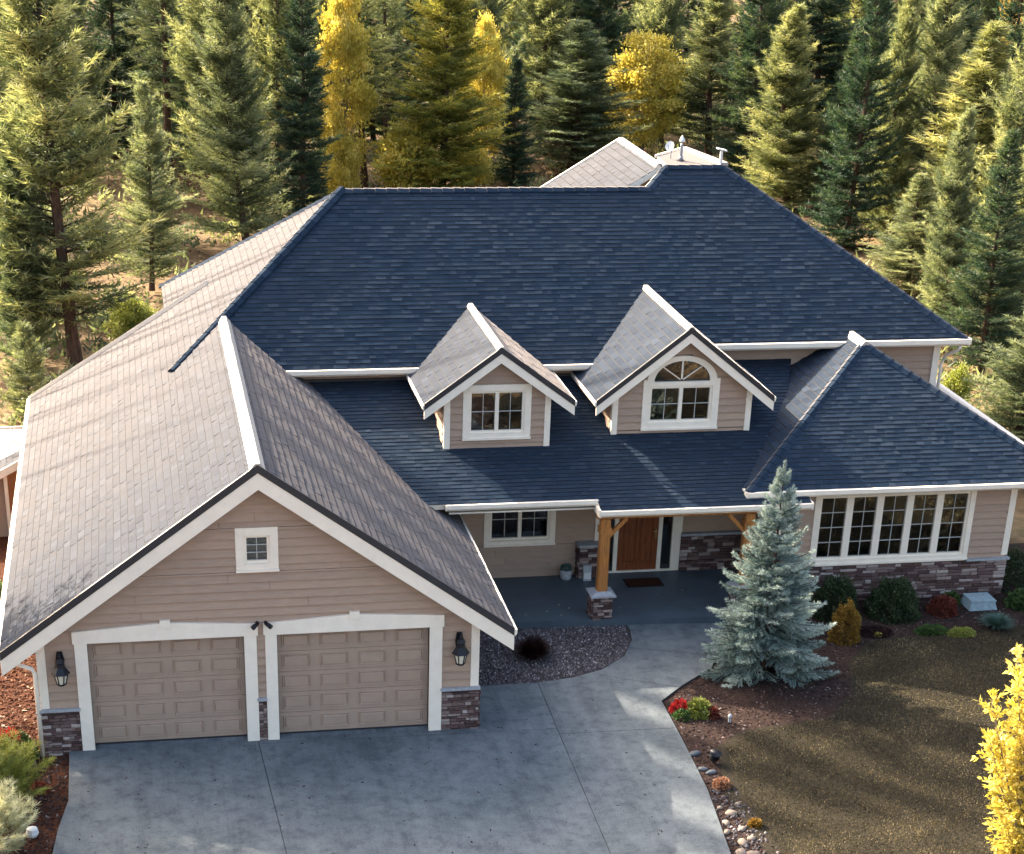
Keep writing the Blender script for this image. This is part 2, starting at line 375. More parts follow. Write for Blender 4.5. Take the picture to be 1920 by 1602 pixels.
def siding(parent, org, ud, nd, poly, openings=(), z_start=None, name='siding_board'):
    """lap boards as one object each: org + u*ud + z*Z, facing nd"""
    org = np.array(org, float); ud = np.array(ud, float); nd = np.array(nd, float); Z = np.array([0, 0, 1.0])
    zmin = min(p[1] for p in poly); zmax = max(p[1] for p in poly)
    z = z_start if z_start is not None else zmin; zs = []
    while z < zmax: zs.append(z); z += EXP
    rows_ = []
    for (a, b, l0, r0, l1, r1, zr) in strips(poly, zs, openings):
        if min(r0, r1)-max(l0, l1) > 2.4:
            cx_ = random.uniform(max(l0, l1)+.7, min(r0, r1)-.7)
            rows_ += [(a, b, l0, cx_-.003, l1, cx_-.003, zr), (a, b, cx_+.003, r0, cx_+.003, r1, zr)]
        else: rows_.append((a, b, l0, r0, l1, r1, zr))
    for (a, b, l0, r0, l1, r1, zr) in rows_:
        da = .050-.040*(a-zr)/EXP; db = .050-.040*(b-zr)/EXP
        P = lambda u, zz, d: org+u*ud+zz*Z+d*nd
        g = .011
        vs = [P(l0, a, 0), P(r0, a, 0), P(r1, b-g, 0), P(l1, b-g, 0), P(l0, a, da), P(r0, a, da), P(r1, b-g, max(db, .006)), P(l1, b-g, max(db, .006))]
        mb = MB(); mb.add(vs, [(0, 1, 2, 3), (7, 6, 5, 4), (0, 4, 5, 1), (1, 5, 6, 2), (2, 6, 7, 3), (3, 7, 4, 0)])
        mb.obj(name, 'siding', parent)
def wall_sheet(name, parent, org, ud, nd, poly, openings=(), th=.14, mat='wallback'):
    org = np.array(org, float); ud = np.array(ud, float); nd = np.array(nd, float); Z = np.array([0, 0, 1.0]); mb = MB()
    zs = [p[1] for p in poly]
    if any(callable(o) for o in openings): zs = zs+list(np.arange(min(zs), max(zs), .08))
    for (a, b, l0, r0, l1, r1, zr) in strips(poly, zs, openings):
        P = lambda u, zz, d: org+u*ud+zz*Z+d*nd
        vs = [P(l0, a, -th), P(r0, a, -th), P(r1, b, -th), P(l1, b, -th), P(l0, a, 0), P(r0, a, 0), P(r1, b, 0), P(l1, b, 0)]
        mb.add(vs, [(0, 1, 2, 3), (7, 6, 5, 4), (0, 4, 5, 1), (1, 5, 6, 2), (2, 6, 7, 3), (3, 7, 4, 0)])
    return mb.obj(name, mat, parent)

# ------------------------------------------------------------------ roof helpers
SHINGLES = []      # (distance, verts(list), tint, parent)
def roof(name, pts, ref, parent, th=.14, exposure=.138, shingled=True, mats=('shingle', 'trim', 'trim')):
    """pts: coplanar convex ring. ref: a point fixing where courses start."""
    P = [np.array(p, float) for p in pts]; nrm = np.cross(P[1]-P[0], P[2]-P[0])
    nrm /= np.linalg.norm(nrm)
    if nrm[2] < 0: nrm = -nrm
    U = np.cross(nrm, (0, 0, 1.0)); U /= np.linalg.norm(U); W = np.cross(nrm, U)
    if W[2] < 0: W = -W; 
    U = np.cross(W, nrm)
    mb = MB(); mb.prism(P, -nrm*th, 0, mi_side=1, mi_bot=2)
    ob = mb.obj(name, ['joint' if shingled else mats[0]]+list(mats[1:]), parent)
    if not shingled: return ob
    ref = np.array(ref, float)
    poly = [((p-ref) @ U, (p-ref) @ W) for p in P]
    wmin = min(p[1] for p in poly); wmax = max(p[1] for p in poly)
    # plane may not pass exactly through ref: lift everything onto the plane
    h0 = (P[0]-ref) @ nrm
    k0 = int(math.floor(wmin/exposure)); k1 = int(math.ceil(wmax/exposure))
    for k in range(k0, k1):
        w0, w1 = k*exposure, (k+1)*exposure
        q = clip_half(clip_half(poly, 0, -1, -(w0+(.024 if exposure > .17 else .016) if k > k0 else w0)), 0, 1, w1)
        if len(q) < 3: continue
        ul, ur = min(p[0] for p in q), max(p[0] for p in q)
        u = ul-random.uniform(0, .3)
        ctint = random.uniform(-.08, .08)
        while u < ur:
            wd = random.choice((.12, .16, .20, .26, .32)) if exposure < .17 else random.choice((.16, .22, .28, .34, .42)); t = random.choice((.010, .012, .017, .021))
            c = clip_half(clip_half(q, 1, 0, u+wd-.004), -1, 0, -u)
            u += wd
            if len(c) < 3: continue
            c2 = []
            for p in c:
                if not c2 or abs(p[0]-c2[-1][0])+abs(p[1]-c2[-1][1]) > 1e-4: c2.append(p)
            if len(c2) < 3: continue
            ar = .5*abs(sum(c2[i][0]*c2[(i+1) % len(c2)][1]-c2[(i+1) % len(c2)][0]*c2[i][1] for i in range(len(c2))))
            if ar < 2e-4: continue
            jit = random.uniform(-.004, .004)
            top = []; bot = []
            for (uu, ww) in c2:
                f = (ww-w0)/(w1-w0); hh = t*(1-f)+.003*f+.002
                base = ref+uu*U+(ww+(jit if f < .1 and ww > wmin+.02 else 0))*W+h0*nrm
                top.append(base+hh*nrm); bot.append(base-.001*nrm)
            n = len(c2); tint = min(1, max(0, .5+ctint+random.gauss(0, .2)+(.12 if t > .015 else -.1)))
            cen = top[0]; dist = float(np.linalg.norm(cen-CAM))
            SHINGLES.append((dist, top+bot, n, tint, ob, ar))
    return ob
def emit_shingles():
    SHINGLES.sort(key=lambda s: s[0]-(0 if s[5] > .02 else 50))
    near = [s for s in SHINGLES if s[5] > .02][:300]; ids = set(id(s) for s in near)
    def faces(n): return [tuple(range(n))]+[(i, n+i, n+(i+1) % n, (i+1) % n) for i in range(n)]
    def addsh(mb, s):
        mb.add(s[1], faces(s[2]), 1, s[3]); mb.mi[-(s[2]+1)] = 0
    for s in near:
        mb = MB(); addsh(mb, s); mb.obj('shingle', ['shingle', 'asphalt_edge'], s[4])
    groups = {}
    for s in SHINGLES:
        if id(s) in ids: continue
        addsh(groups.setdefault(s[4].name, (s[4], MB()))[1], s)
    for nm, (par, mb) in groups.items():
        o = mb.obj('shingle_courses', ['shingle', 'asphalt_edge'], par); o['kind'] = 'stuff'
def hip_cap(name, p0, p1, parent, mat='shingle', wd=.15, rise=.055, seg=.28):
    """row of overlapping bent cap pieces along a ridge or hip, joined"""
    p0 = np.array(p0, float); p1 = np.array(p1, float); L = np.linalg.norm(p1-p0); d = (p1-p0)/L
    sd_ = np.cross(d, (0, 0, 1.0)); sd_ /= np.linalg.norm(sd_); up = np.cross(sd_, d); mb = MB(); n = max(1, int(L/seg))
    for i in range(n):
        a = p0+d*L*i/n; b = p0+d*(L*(i+1)/n+.04); h0, h1 = rise, rise-.018; dr = wd*.62
        vs = []
        for q, h in ((a, h0), (b, h1)):
            vs += [q-sd_*wd+up*(h-dr), q-sd_*wd*.35+up*(h-dr*.18), q+sd_*wd*.35+up*(h-dr*.18), q+sd_*wd+up*(h-dr)]
            vs += [q-sd_*wd+up*(h-dr-.03), q+sd_*wd+up*(h-dr-.03)]
        mb.add(vs, [(0, 1, 7, 6), (1, 2, 8, 7), (2, 3, 9, 8), (4, 0, 6, 10), (3, 5, 11, 9), (4, 5, 3, 2, 1, 0), (6, 7, 8, 9, 11, 10)], 0, random.random())
    return mb.obj(name, mat, parent)
def rake(parent, tip, apex, y, th=.045, hw=.33, hd=.13):
    """white barge board with a dark drip band above it, both in the plane Y=y, facing -Y; tip and apex are (x, z) of the roof surface"""
    (x0, z0), (x1, z1) = tip, apex
    for nm, mt, a, b, yy in (('rake_board', 'trim', -hd-hw, -hd+.002, y), ('drip_edge', 'black', -hd, .035, y-.012)):
        mb = MB(); ring = [(x0, yy, z0+a), (x1, yy, z1+a), (x1, yy, z1+b), (x0, yy, z0+b)]
        mb.prism(ring, (0, th+(.012 if nm == 'drip_edge' else 0), 0)); mb.obj(nm, mt, parent)
def gutter(name, p0, p1, out, parent, h=.15, d=.11):
    p0 = np.array(p0, float); p1 = np.array(p1, float); out = np.array(out, float)
    prof = [(0, 0), (d*.55, -.0), (d, .03), (d, h), (d-.02, h), (d-.02, .045), (.01, .045), (.01, h), (0, h)]
    prof = [(0, -.01), (d*.6, -.01), (d, .04), (d, h), (0, h)]
    mb = MB(); ring = [tuple(p0+out*a+np.array([0, 0, b-h])) for a, b in prof]
    mb.prism(ring, p1-p0, 0); return mb.obj(name, 'trim', parent)

# ------------------------------------------------------------------ stone
STONES = []
def stones(parent, org, ud, nd, u0, u1, z0, z1, hmin=.045, hmax=.085, wmin=.11, wmax=.32, skip=None):
    org = np.array(org, float); ud = np.array(ud, float); nd = np.array(nd, float); Z = np.array([0, 0, 1.0])
    z = z0
    while z < z1-.02:
        h = random.uniform(hmin, hmax); h = min(h, z1-z)
        if z1-z-h < .03: h = z1-z
        u = u0-random.uniform(0, .05)
        while u < u1-.02:
            wd = random.uniform(wmin, wmax); a = max(u, u0); b = min(u+wd, u1)
            if u1-b < .05: b = u1
            u = b if b == u1 else u+wd
            if b-a < .03: continue
            if skip and skip(a, b, z, z+h): continue
            dpt = random.uniform(.015, .06); g = .006; i_ = min(.012, h*.15)
            P = lambda uu, zz, d: org+uu*ud+zz*Z+d*nd
            j = [random.uniform(-.005, .005) for _ in range(8)]
            o8 = [P(a+g+j[0], z+g, 0), P(b-g+j[1], z+g, 0), P(b-g+j[2], z+h-g, 0), P(a+g+j[3], z+h-g, 0),
                  P(a+g+i_, z+g+i_, dpt+j[4]), P(b-g-i_, z+g+i_, dpt+j[5]), P(b-g-i_, z+h-g-i_, dpt+j[6]), P(a+g+i_, z+h-g-i_, dpt+j[7])]
            # sides come straight out for most of the depth
            mid = [P(a+g+j[0], z+g, dpt*.8), P(b-g+j[1], z+g, dpt*.8), P(b-g+j[2], z+h-g, dpt*.8), P(a+g+j[3], z+h-g, dpt*.8)]
            vs = o8[:4]+mid+o8[4:]
            fs = [(0, 1, 5, 4), (1, 2, 6, 5), (2, 3, 7, 6), (3, 0, 4, 7), (4, 5, 9, 8), (5, 6, 10, 9), (6, 7, 11, 10), (7, 4, 8, 11), (8, 9, 10, 11)]
            STONES.append((float(np.linalg.norm(vs[0]-CAM))-6*(b-a), vs, fs, parent))
        z += h
def emit_stones(limit=296):
    STONES.sort(key=lambda s: s[0]); g = {}
    for i, s in enumerate(STONES):
        t = random.choice((0, 0, 0, .15, .3))
        if i < limit:
            mb = MB(); mb.add(s[1], s[2], 0, 0.0); mb.obj('stone', 'stone', s[3])
        else: g.setdefault(s[3].name, (s[3], MB()))[1].add(s[1], s[2], 0, random.random())
    for nm, (par, mb) in g.items():
        o = mb.obj('stone_courses', 'stone', par); o['kind'] = 'stuff'

# ------------------------------------------------------------------ window (wall facing -Y)
def window(parent, yw, x0, x1, z0, z1, lights=2, cols=2, rows=2, tw=.13, arch=None, inside=None, sill=True, label=None, mull=.045):
    """x0..z1 are the outer edges of the white casing."""
    W = empty('window', parent=parent)
    if label: W['label'] = label
    yo = yw-.05
    def tb(nm, *b): mb = MB(); mb.box(*b); return mb.obj(nm, 'trim', W)
    ix0, ix1, iz0, iz1 = x0+tw, x1-tw, z0+tw, z1-tw
    tb('casing', x0, ix0, yo, yw+.02, z0, z1); tb('casing', ix1, x1, yo, yw+.02, z0, z1)
    tb('casing', ix0, ix1, yo-.012, yw+.02, z0, iz0)
    if arch is None: tb('casing', ix0-.0, ix1, yo-.012, yw+.02, iz1, z1)
    fw = .055
    mb = MB(); f0, f1, g0, g1 = ix0, ix1, iz0, iz1
    ys = yw-.01
    mb.box(f0, f0+fw, ys, ys+.08, g0, g1); mb.box(f1-fw, f1, ys, ys+.08, g0, g1)
    mb.box(f0+fw, f1-fw, ys, ys+.08, g0, g0+fw); mb.box(f0+fw, f1-fw, ys, ys+.08, g1-fw, g1)
    step = (f1-f0)/lights
    for i in range(1, lights): mb.box(f0+i*step-mull, f0+i*step+mull, ys-.012, ys+.08, g0+fw+.001, g1-fw-.001)
    mb.obj('window_frame', 'trim', W)
    for i in range(lights):
        a = f0+i*step+(fw if i == 0 else mull); b = f0+(i+1)*step-(fw if i == lights-1 else mull)
        c0, c1 = g0+fw, g1-fw; mt = MB()
        for k in range(1, cols): xx = a+(b-a)*k/cols; mt.box(xx-.006, xx+.006, ys+.028, ys+.05, c0, c1)
        for k in range(1, rows): zz = c0+(c1-c0)*k/rows; mt.box(a, b, ys+.026, ys+.052, zz-.006, zz+.006)
        if cols > 1 or rows > 1: mt.obj('muntin', 'muntin', W)
        for p in range(cols):
            for q in range(rows):
                pa = a+(b-a)*p/cols; pb = a+(b-a)*(p+1)/cols; qa = c0+(c1-c0)*q/rows; qb = c0+(c1-c0)*(q+1)/rows
                mp = MB(); mp.box(pa+.002, pb-.002, ys+.054, ys+.060, qa+.002, qb-.002); mp.obj('pane', 'glass', W)
        if inside:
            it = inside[i % len(inside)]
            if it:
                mb2 = MB(); zz0 = c0+(c1-c0)*it[1]
                n = 10
                for s_ in range(n):
                    u0 = a+(b-a)*s_/n; u1 = a+(b-a)*(s_+1)/n
                    mb2.box(u0, u1-.004, yw+.13+(.02 if s_ % 2 else 0), yw+.16+(.02 if s_ % 2 else 0), zz0+(.06*random.random()), c1)
                mb2.obj('blind', it[0], W)
    if arch:
        cx = (x0+x1)/2; R1 = (x1-x0)/2-.08; R0 = R1-tw; zc = z1-tw
        tb('casing', ix0, ix1, yo-.004, yw+.02, zc, z1-tw*.35)
        zc = z1-tw*.35
        mb = MB(); n = 22; vs = []; ec = arch/R1       # slightly flattened arc
        for y in (yo-.004, yw+.02):
            for r in (R0, R1):
                for i in range(n+1):
                    t = math.pi*i/n; vs.append((cx+r*math.cos(t), y, zc+r*ec*math.sin(t)))
        k = n+1; fs = []
        for i in range(n): fs += [(i, i+1, k+i+1, k+i), (2*k+i, 3*k+i, 3*k+i+1, 2*k+i+1), (k+i, k+i+1, 3*k+i+1, 3*k+i), (i, 2*k+i, 2*k+i+1, i+1)]
        fs += [(0, k, 3*k, 2*k), (n, 2*k+n, 3*k+n, k+n)]
        mb.add(vs, fs); mb.obj('arched_casing', 'trim', W)
        mt = MB()
        for ang in (45, 90, 135):
            t = math.radians(ang); wdt = .04 if ang == 90 else .022
            mt.beam((cx+.05*math.cos(t), ys+.03, zc+.05*math.sin(t)), (cx+(R0+.01)*math.cos(t), ys+.03, zc+(R0+.01)*ec*math.sin(t)), wdt, .03, up=(0, 1, 0))
        mt.obj('muntin', 'trim', W)
        for s_ in range(4):
            mp = MB(); ts = [math.pi*(s_+i/6)/4 for i in range(7)]
            ring = [(cx, ys+.054, zc)]+[(cx+(R0+.01)*math.cos(t), ys+.054, zc+(R0+.01)*ec*math.sin(t)) for t in ts]
            mp.prism(ring, (0, .006, 0)); mp.obj('pane', 'glass', W)
    rm = MB(); d = .55; top = z1-tw*.2 if not arch else z1+arch-.1
    rm.box(ix0-.02, ix1+.02, yw+d, yw+d+.02, iz0-.02, top); rm.box(ix0-.04, ix0-.02, yw+.145, yw+d, iz0-.02, top)
    rm.box(ix1+.02, ix1+.04, yw+.145, yw+d, iz0-.02, top); rm.box(ix0-.04, ix1+.04, yw+.145, yw+d, iz0-.04, iz0-.02); rm.box(ix0-.04, ix1+.04, yw+.145, yw+d, top, top+.02)
    rm.obj('room_behind_glass', 'room', W)
    if sill: tb('sill', x0-.01, x1+.01, yo-.045, yo-.012, z0-.0, z0+.045)
    return W

# ================================================================== THE SETTING: ground, driveway, beds
def sheet(name, ring, z, mat, th=None, kind='structure', parent=None):
    mb = MB()
    if th: mb.prism([(x, y, z) for x, y in ring], (0, 0, -th))
    else: mb.add([(x, y, z) for x, y in ring], [tuple(range(len(ring)))])
    o = mb.obj(name, mat, parent)
    if kind and parent is None: o['kind'] = kind
    return o
def build_ground():
    n = 150; xs = np.linspace(-160, 220, n); ys = np.linspace(-60, 330, n)
    X, Y = np.meshgrid(xs, ys, indexing='ij')
    R = np.maximum(0, np.hypot(X-10, Y-5)-24)
    Z = -.16+np.minimum(R/40, 1)*(.7*np.sin(X*.09+1)*np.cos(Y*.07)+.35*np.sin(X*.21+Y*.17))
    V = np.stack([X, Y, Z], -1).reshape(-1, 3)
    i, j = np.meshgrid(np.arange(n-1), np.arange(n-1), indexing='ij'); a = (i*n+j).ravel()
    me = np_mesh('ground', V, np.stack([a, a+n, a+n+1, a+1], 1), 'ground', smooth=True)
    o = link('ground', me); o['kind'] = 'structure'
build_ground()
sheet('lawn', [(13.3, -9), (13.05, -3.5), (13.5, -1.5), (14.2, -.85), (16.3, -.45), (17.2, .6), (17.7, 2.2), (18.6, 3.3), (21, 3.6), (24.5, 3.9), (30, 3.5), (34, -9)], -.03, 'lawn')
sheet('planting_bed', [(12.2, -9), (13.6, -9), (13.4, -3.5), (13.7, -1.7), (14.4, -1.0), (16.4, -.6), (17.4, .5), (17.9, 2.1), (18.8, 3.1), (21, 3.4), (24.5, 3.7), (30, 3.3), (30, 9), (16.2, 9), (14.6, 4.9), (14.2, 2.0), (12.8, .9), (12.6, -3.3)], -.045, 'mulch')
sheet('gravel_bed', [(8.6, 1.9), (10.5, 1.85), (12.2, 2.4), (13.3, 3.9), (13.4, 5.0), (8.6, 5.2)], -.03, 'gravelbed')
sheet('mulch_bed', [(-14, 6), (-14, -9), (.6, -9), (.6, .1), (-.1, .3), (-.1, 16), (-6, 16)], -.07, 'redmulch')

# concrete driveway and walk cast in separate slabs with open joints
DR = [(-.4, -12), (.20, -4.3), (.30, -3.2), (.47, -2.1), (.45, .02), (.72, .02), (.72, .26), (8.0, .26), (8.0, .02), (8.76, .02), (8.76, 1.95), (10.47, 1.95), (11.3, 2.12), (12.04, 2.46), (12.7, 3.1), (13.1, 3.96), (13.2, 4.55), (13.2, 4.88),
      (15.6, 4.65), (15.0, 3.3), (14.5, 2.25), (13.6, 1.45), (12.92, .72), (12.86, -1.2), (12.76, -3.3), (12.47, -5.8), (12.1, -12)]
drive = sheet('driveway', [(x*.999+.006, y) for x, y in DR], -.02, 'joint', th=.12)
drive['kind'] = 'structure'
def slab(ring, z=0.0):
    g = []
    cx = sum(p[0] for p in ring)/len(ring); cy = sum(p[1] for p in ring)/len(ring)
    mb = MB(); mb.prism([(x, y, z) for x, y in ring], (0, 0, -.018)); mb.obj('concrete_slab', 'concrete', drive)
def cut(poly, a, b, c, gap=.007): return clip_half(poly, a, b, c-gap), clip_half(poly, -a, -b, -c-gap)
left_, right_ = cut(DR, 1, .04, 4.21)
slabs = []
p1, p2 = cut(right_, 1, -.025, 10.402)
for q, ys_ in ((left_, ()), (p1, (-.30, -3.35)), (p2, (-.55, -3.45))):
    for yy in ys_:
        lo, q = cut(q, .015, 1, yy+.015*10); slabs.append(lo)
    slabs.append(q)
last = slabs.pop()
lo, hi = cut(last, .52, 1, 8.35); slabs.append(lo)
lo, hi = cut(hi, .35, 1, 8.05); slabs += [lo, hi]
for q in slabs:
    if len(q) > 2: slab(q)
apron = MB(); apron.prism([(.72, .26, .0), (.72, .0, .0), (.72, .26, .055)], (7.28, 0, 0)); ap = apron.obj('door_apron', 'concrete', drive)
porch = MB(); porch.prism([(8.8, 5.0, .15), (10.2, 4.98, .15), (17.2, 4.62, .15), (17.2, 7.74, .15), (8.8, 7.74, .15)], (0, 0, -.3))
po = porch.obj('porch_floor', 'porchfloor'); po['kind'] = 'structure'

# ================================================================== THE HOUSE
H = tag(empty('house', (8, 6, 0)), 'two storey tan sided house with steep grey shingle roofs, twin garage doors and covered porch', 'house')
HI = H.matrix_world.copy()
# children are modelled in world coordinates: cancel the empty's offset
H.location = (0, 0, 0)
X_, Y_, Z_ = (1, 0, 0), (0, 1, 0), (0, 0, 1)
FRONT = (0, -1, 0)
W_, XR, ZR, A_ = 8.73, 4.365, 5.89, .7112
zg = lambda x: ZR-A_*abs(x-XR)

# --- garage front wall
GW = empty('garage_front_wall', parent=H)
D1, D2, DH = (.964, 4.007), (4.651, 7.722), 2.33
D1o, D2o = (.72, 4.25), (4.42, 7.98)
gpoly = [(0, -.2), (W_, -.2), (W_, zg(W_)-.05), (XR, ZR-.1), (0, zg(0)-.05)]
op = [(D1o[0], D1o[1], -.3, DH+.26), (D2o[0], D2o[1], -.3, DH+.26), (3.91, 4.73, 3.67, 4.57)]
wall_sheet('wall', GW, (0, 0, 0), X_, FRONT, gpoly, [(D1[0], D1[1], -.3, DH), (D2[0], D2[1], -.3, DH), (4.0, 4.64, 3.76, 4.48)], .14)
sid = [(0.0, .96), (W_, .96), (W_, zg(W_)-.1), (XR, ZR-.12), (0, zg(0)-.1)]
siding(GW, (0, 0, 0), X_, FRONT, sid, op, .96)
for a, b in ((-.02, .15), (W_-.15, W_+.02)):
    mb = MB(); mb.box(a, b, -.05, .1, .96, zg(0)-.3); mb.obj('corner_board', 'trim', GW)
for (a, b, zb) in ((-.03, .72, -.2), (4.25, 4.42, 0.0), (7.98, W_+.03, -.03)):
    nmw = 'stone_veneer'; v = MB(); v.box(a, b, -.035, .0, zb, .90); vo = v.obj(nmw, 'mortar', H)
    stones(vo, (0, -.035, 0), X_, FRONT, a, b, zb, .885, wmin=.09, wmax=.17 if b-a < .3 else .30)
    c = MB(); c.box(a-.02, b+(.02 if b-a > .3 else 0), -.12, -.0, .90, .955); c.obj('stone_cap', 'concrete_cap', H)
v = MB(); v.box(W_, W_+.035, 0, 1.2, -.03, .9); vo = v.obj('stone_veneer', 'mortar', H)
stones(vo, (W_+.035, 0, 0), Y_, X_, 0, 1.2, 0, .885)
for (di, do) in ((D1, D1o), (D2, D2o)):
    T = empty('garage_door_casing', parent=H)
    for a, b in ((do[0], di[0]), (di[1], do[1])):
        mb = MB(); mb.box(a, b, -.07, .13, .0, DH); mb.obj('door_post', 'trim', T)
    mid = (do[0]+do[1])/2
    mb = MB(); mb.prism([(do[0]-.03, -.085, DH), (do[1]+.03, -.085, DH), (do[1]+.03, -.085, DH+.25), (mid, -.085, DH+.36), (do[0]-.03, -.085, DH+.25)], (0, .2, 0)); mb.obj('header', 'trim', T)
    mb = MB(); mb.box(mid-.1, mid+.1, -.11, .0, DH+.26, DH+.42); mb.obj('keystone', 'trim', T)
    GD = MB(); z0 = .06; sh = (DH-z0)/5
    for k in range(5): GD.box(di[0], di[1], .12, .17, z0+k*sh+.004, z0+(k+1)*sh-.004)
    GD.box(di[0], di[1], .15, .18, z0, DH)
    gd = GD.obj('garage_door', 'gdoor', H)
    pw = (di[1]-di[0])/4
    for k in range(5):
        for c in range(4):
            a, b = di[0]+c*pw+.10, di[0]+(c+1)*pw-.10; e, f = z0+k*sh+.085, z0+(k+1)*sh-.075
            mb = MB(); o4 = [(a, .12, e), (b, .12, e), (b, .12, f), (a, .12, f)]
            i1 = [(a+.010, .098, e+.010), (b-.010, .098, e+.010), (b-.010, .098, f-.010), (a+.010, .098, f-.010)]
            i2 = [(a+.034, .117, e+.034), (b-.034, .117, e+.034), (b-.034, .117, f-.034), (a+.034, .117, f-.034)]
            i3 = [(a+.055, .090, e+.052), (b-.055, .090, e+.052), (b-.055, .090, f-.052), (a+.055, .090, f-.052)]
            vs = o4+i1+i2+i3; fs = []
            for r in range(3): fs += [(r*4+i, r*4+(i+1) % 4, r*4+4+(i+1) % 4, r*4+4+i) for i in range(4)]
            fs.append((12, 13, 14, 15)); mb.add(vs, fs); mb.obj('raised_panel', 'gdoor', gd)
    mb = MB(); mb.box(di[0], di[1], .11, .16, .03, z0-.002); mb.obj('rubber_seal', 'black', gd)
window(H, 0, 3.91, 4.73, 3.67, 4.57, lights=1, cols=2, rows=3, tw=.16, inside=[('door', .02)])
bpy.data.objects['window']['label'] = 'small six pane window in the garage gable'
# side walls of the garage block
wl = MB(); wl.box(0, .14, .142, 15.5, -.3, zg(0)-.1); wl.obj('wall', 'siding', H)
wl = MB(); wl.box(W_-.14, W_, .142, 9.9, -.1, zg(W_)-.1); wl.obj('wall', 'siding', H)
siding(H, (W_, 0, 0), Y_, X_, [(0.05, .96), (7.7, .96), (7.7, zg(W_)-.15), (0.05, zg(W_)-.15)], (), .96)
siding(H, (0, 0, 0), Y_, (-1, 0, 0), [(0.05, .0), (15.5, .0), (15.5, zg(0)-.15), (0.05, zg(0)-.15)], (), .0)

# --- garage roof (ridge runs back from the front gable)
YB = -.33
roof('roof_slope', [(-.67, YB, zg(-.67)), (3.03, YB, zg(3.03)), (3.03, 15.75, zg(3.03)), (-.67, 16.72, zg(-.67))], (-.67, YB, zg(-.67)), H, exposure=.185)
roof('roof_slope', [(3.03, YB, zg(3.03)), (XR, YB, ZR), (XR, 10.87, ZR), (3.03, 9.47, zg(3.03))], (-.67, YB, zg(-.67)), H, exposure=.185)
roof('roof_slope', [(XR, YB, ZR), (9.40, YB, zg(9.40)), (9.40, 7.72, zg(9.40)), (6.25, 9.88, zg(6.25)), (5.75, 9.88, zg(5.75)), (XR, 10.9, ZR)], (9.40, YB, zg(9.40)), H, exposure=.185)
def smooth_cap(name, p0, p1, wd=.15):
    """shingle ridge cover, sunlight put into its pale colour: bent strip with a rolled crown"""
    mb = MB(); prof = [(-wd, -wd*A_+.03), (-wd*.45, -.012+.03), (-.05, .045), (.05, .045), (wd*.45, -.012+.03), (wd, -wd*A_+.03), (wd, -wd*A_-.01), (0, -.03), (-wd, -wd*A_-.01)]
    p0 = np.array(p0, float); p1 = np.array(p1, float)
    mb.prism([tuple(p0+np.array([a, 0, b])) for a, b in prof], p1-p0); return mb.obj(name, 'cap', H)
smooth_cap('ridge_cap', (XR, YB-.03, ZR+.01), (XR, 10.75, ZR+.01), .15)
rake(H, (-.67, zg(-.67)), (XR, ZR), YB-.02); rake(H, (9.40, zg(9.40)), (XR, ZR), YB-.02)
gutter('gutter', (-.67, YB-.02, zg(-.67)-.0), (-.67, 16.7, zg(-.67)), (-1, 0, 0), H)
gutter('gutter', (9.40, YB-.02, zg(9.40)), (9.40, 7.7, zg(9.40)), (1, 0, 0), H, .12, .06)
mb = MB(); mb.beam((-.70, 16.74, zg(-.67)+.0), (4.15, 14.85, zg(4.15)+.06), .11, .12); mb.obj('back_rake_board', 'trim', H)

# --- main block
BE, ZE1, YE1, YE2, YR1, YR2 = .6814, 4.945, 9.47, 9.90, 14.26, 14.90
zf = lambda y: ZE1+BE*(y-YE1)
ZR1, ZR2 = zf(YR1), zf(YR2)
XC = 23.08
ref = (3.03, YE1, ZE1)
roof('roof_slope', [(3.03, YE1, ZE1), (15.95, YE1, ZE1), (15.95, YR1, ZR1), (7.6, YR1, ZR1)], ref, H)
roof('roof_slope', [(15.95, YE2, zf(YE2)), (XC, YE2, zf(YE2)), (17.82, YR2, ZR2), (16.27, YR2, ZR2), (15.95, 14.58, zf(14.58))], ref, H)
roof('roof_slope', [(15.63, YR1, ZR1), (15.95, YR1, ZR1), (15.95, 14.58, zf(14.58))], ref, H, shingled=False)
roof('roof_slope', [(3.03, YE1, ZE1), (7.6, YR1, ZR1), (7.6, YR1+.1, ZR1), (3.03, 18.3, ZE1)], (-.67, YB, zg(-.67)), H, exposure=.185)
roof('roof_slope', [(7.6, YR1, ZR1), (15.95, YR1, ZR1), (15.95, 18.3, ZE1), (3.03, 18.3, ZE1)], (3.03, 18.3, ZE1), H, shingled=False, mats=('shingle', 'trim', 'trim'))
roof('roof_slope', [(17.82, YR2, ZR2), (XC, YE2, zf(YE2)), (XC, 20.5, zf(YE2))], (XC, YE2, zf(YE2)), H, shingled=False)
roof('roof_slope', [(16.27, YR2, ZR2), (17.82, YR2, ZR2), (XC, 20.5, zf(YE2)), (14.5, 20.5, zf(YE2))], (XC, 20.5, zf(YE2)), H, shingled=False)
hip_cap('hip_cap', (3.05, YE1+.03, ZE1+.03), (7.6, YR1, ZR1+.02), H, wd=.15, rise=.085)
hip_cap('hip_cap', (3.03, 18.3, ZE1), (7.6, YR1, ZR1), H)
hip_cap('hip_cap', (XC, YE2, zf(YE2)), (17.82, YR2, ZR2), H, wd=.17, rise=.06)
hip_cap('ridge_cap', (7.6, YR1, ZR1), (15.66, YR1, ZR1), H)
hip_cap('ridge_cap', (16.27, YR2, ZR2), (17.82, YR2, ZR2), H)
hip_cap('hip_cap', (15.63, YR1, ZR1), (16.27, YR2, ZR2), H)
gutter('gutter', (5.7, YE1, ZE1), (15.95, YE1, ZE1), FRONT, H, .14)
gutter('gutter', (15.95, YE2, zf(YE2)), (XC+.02, YE2, zf(YE2)), FRONT, H, .15)
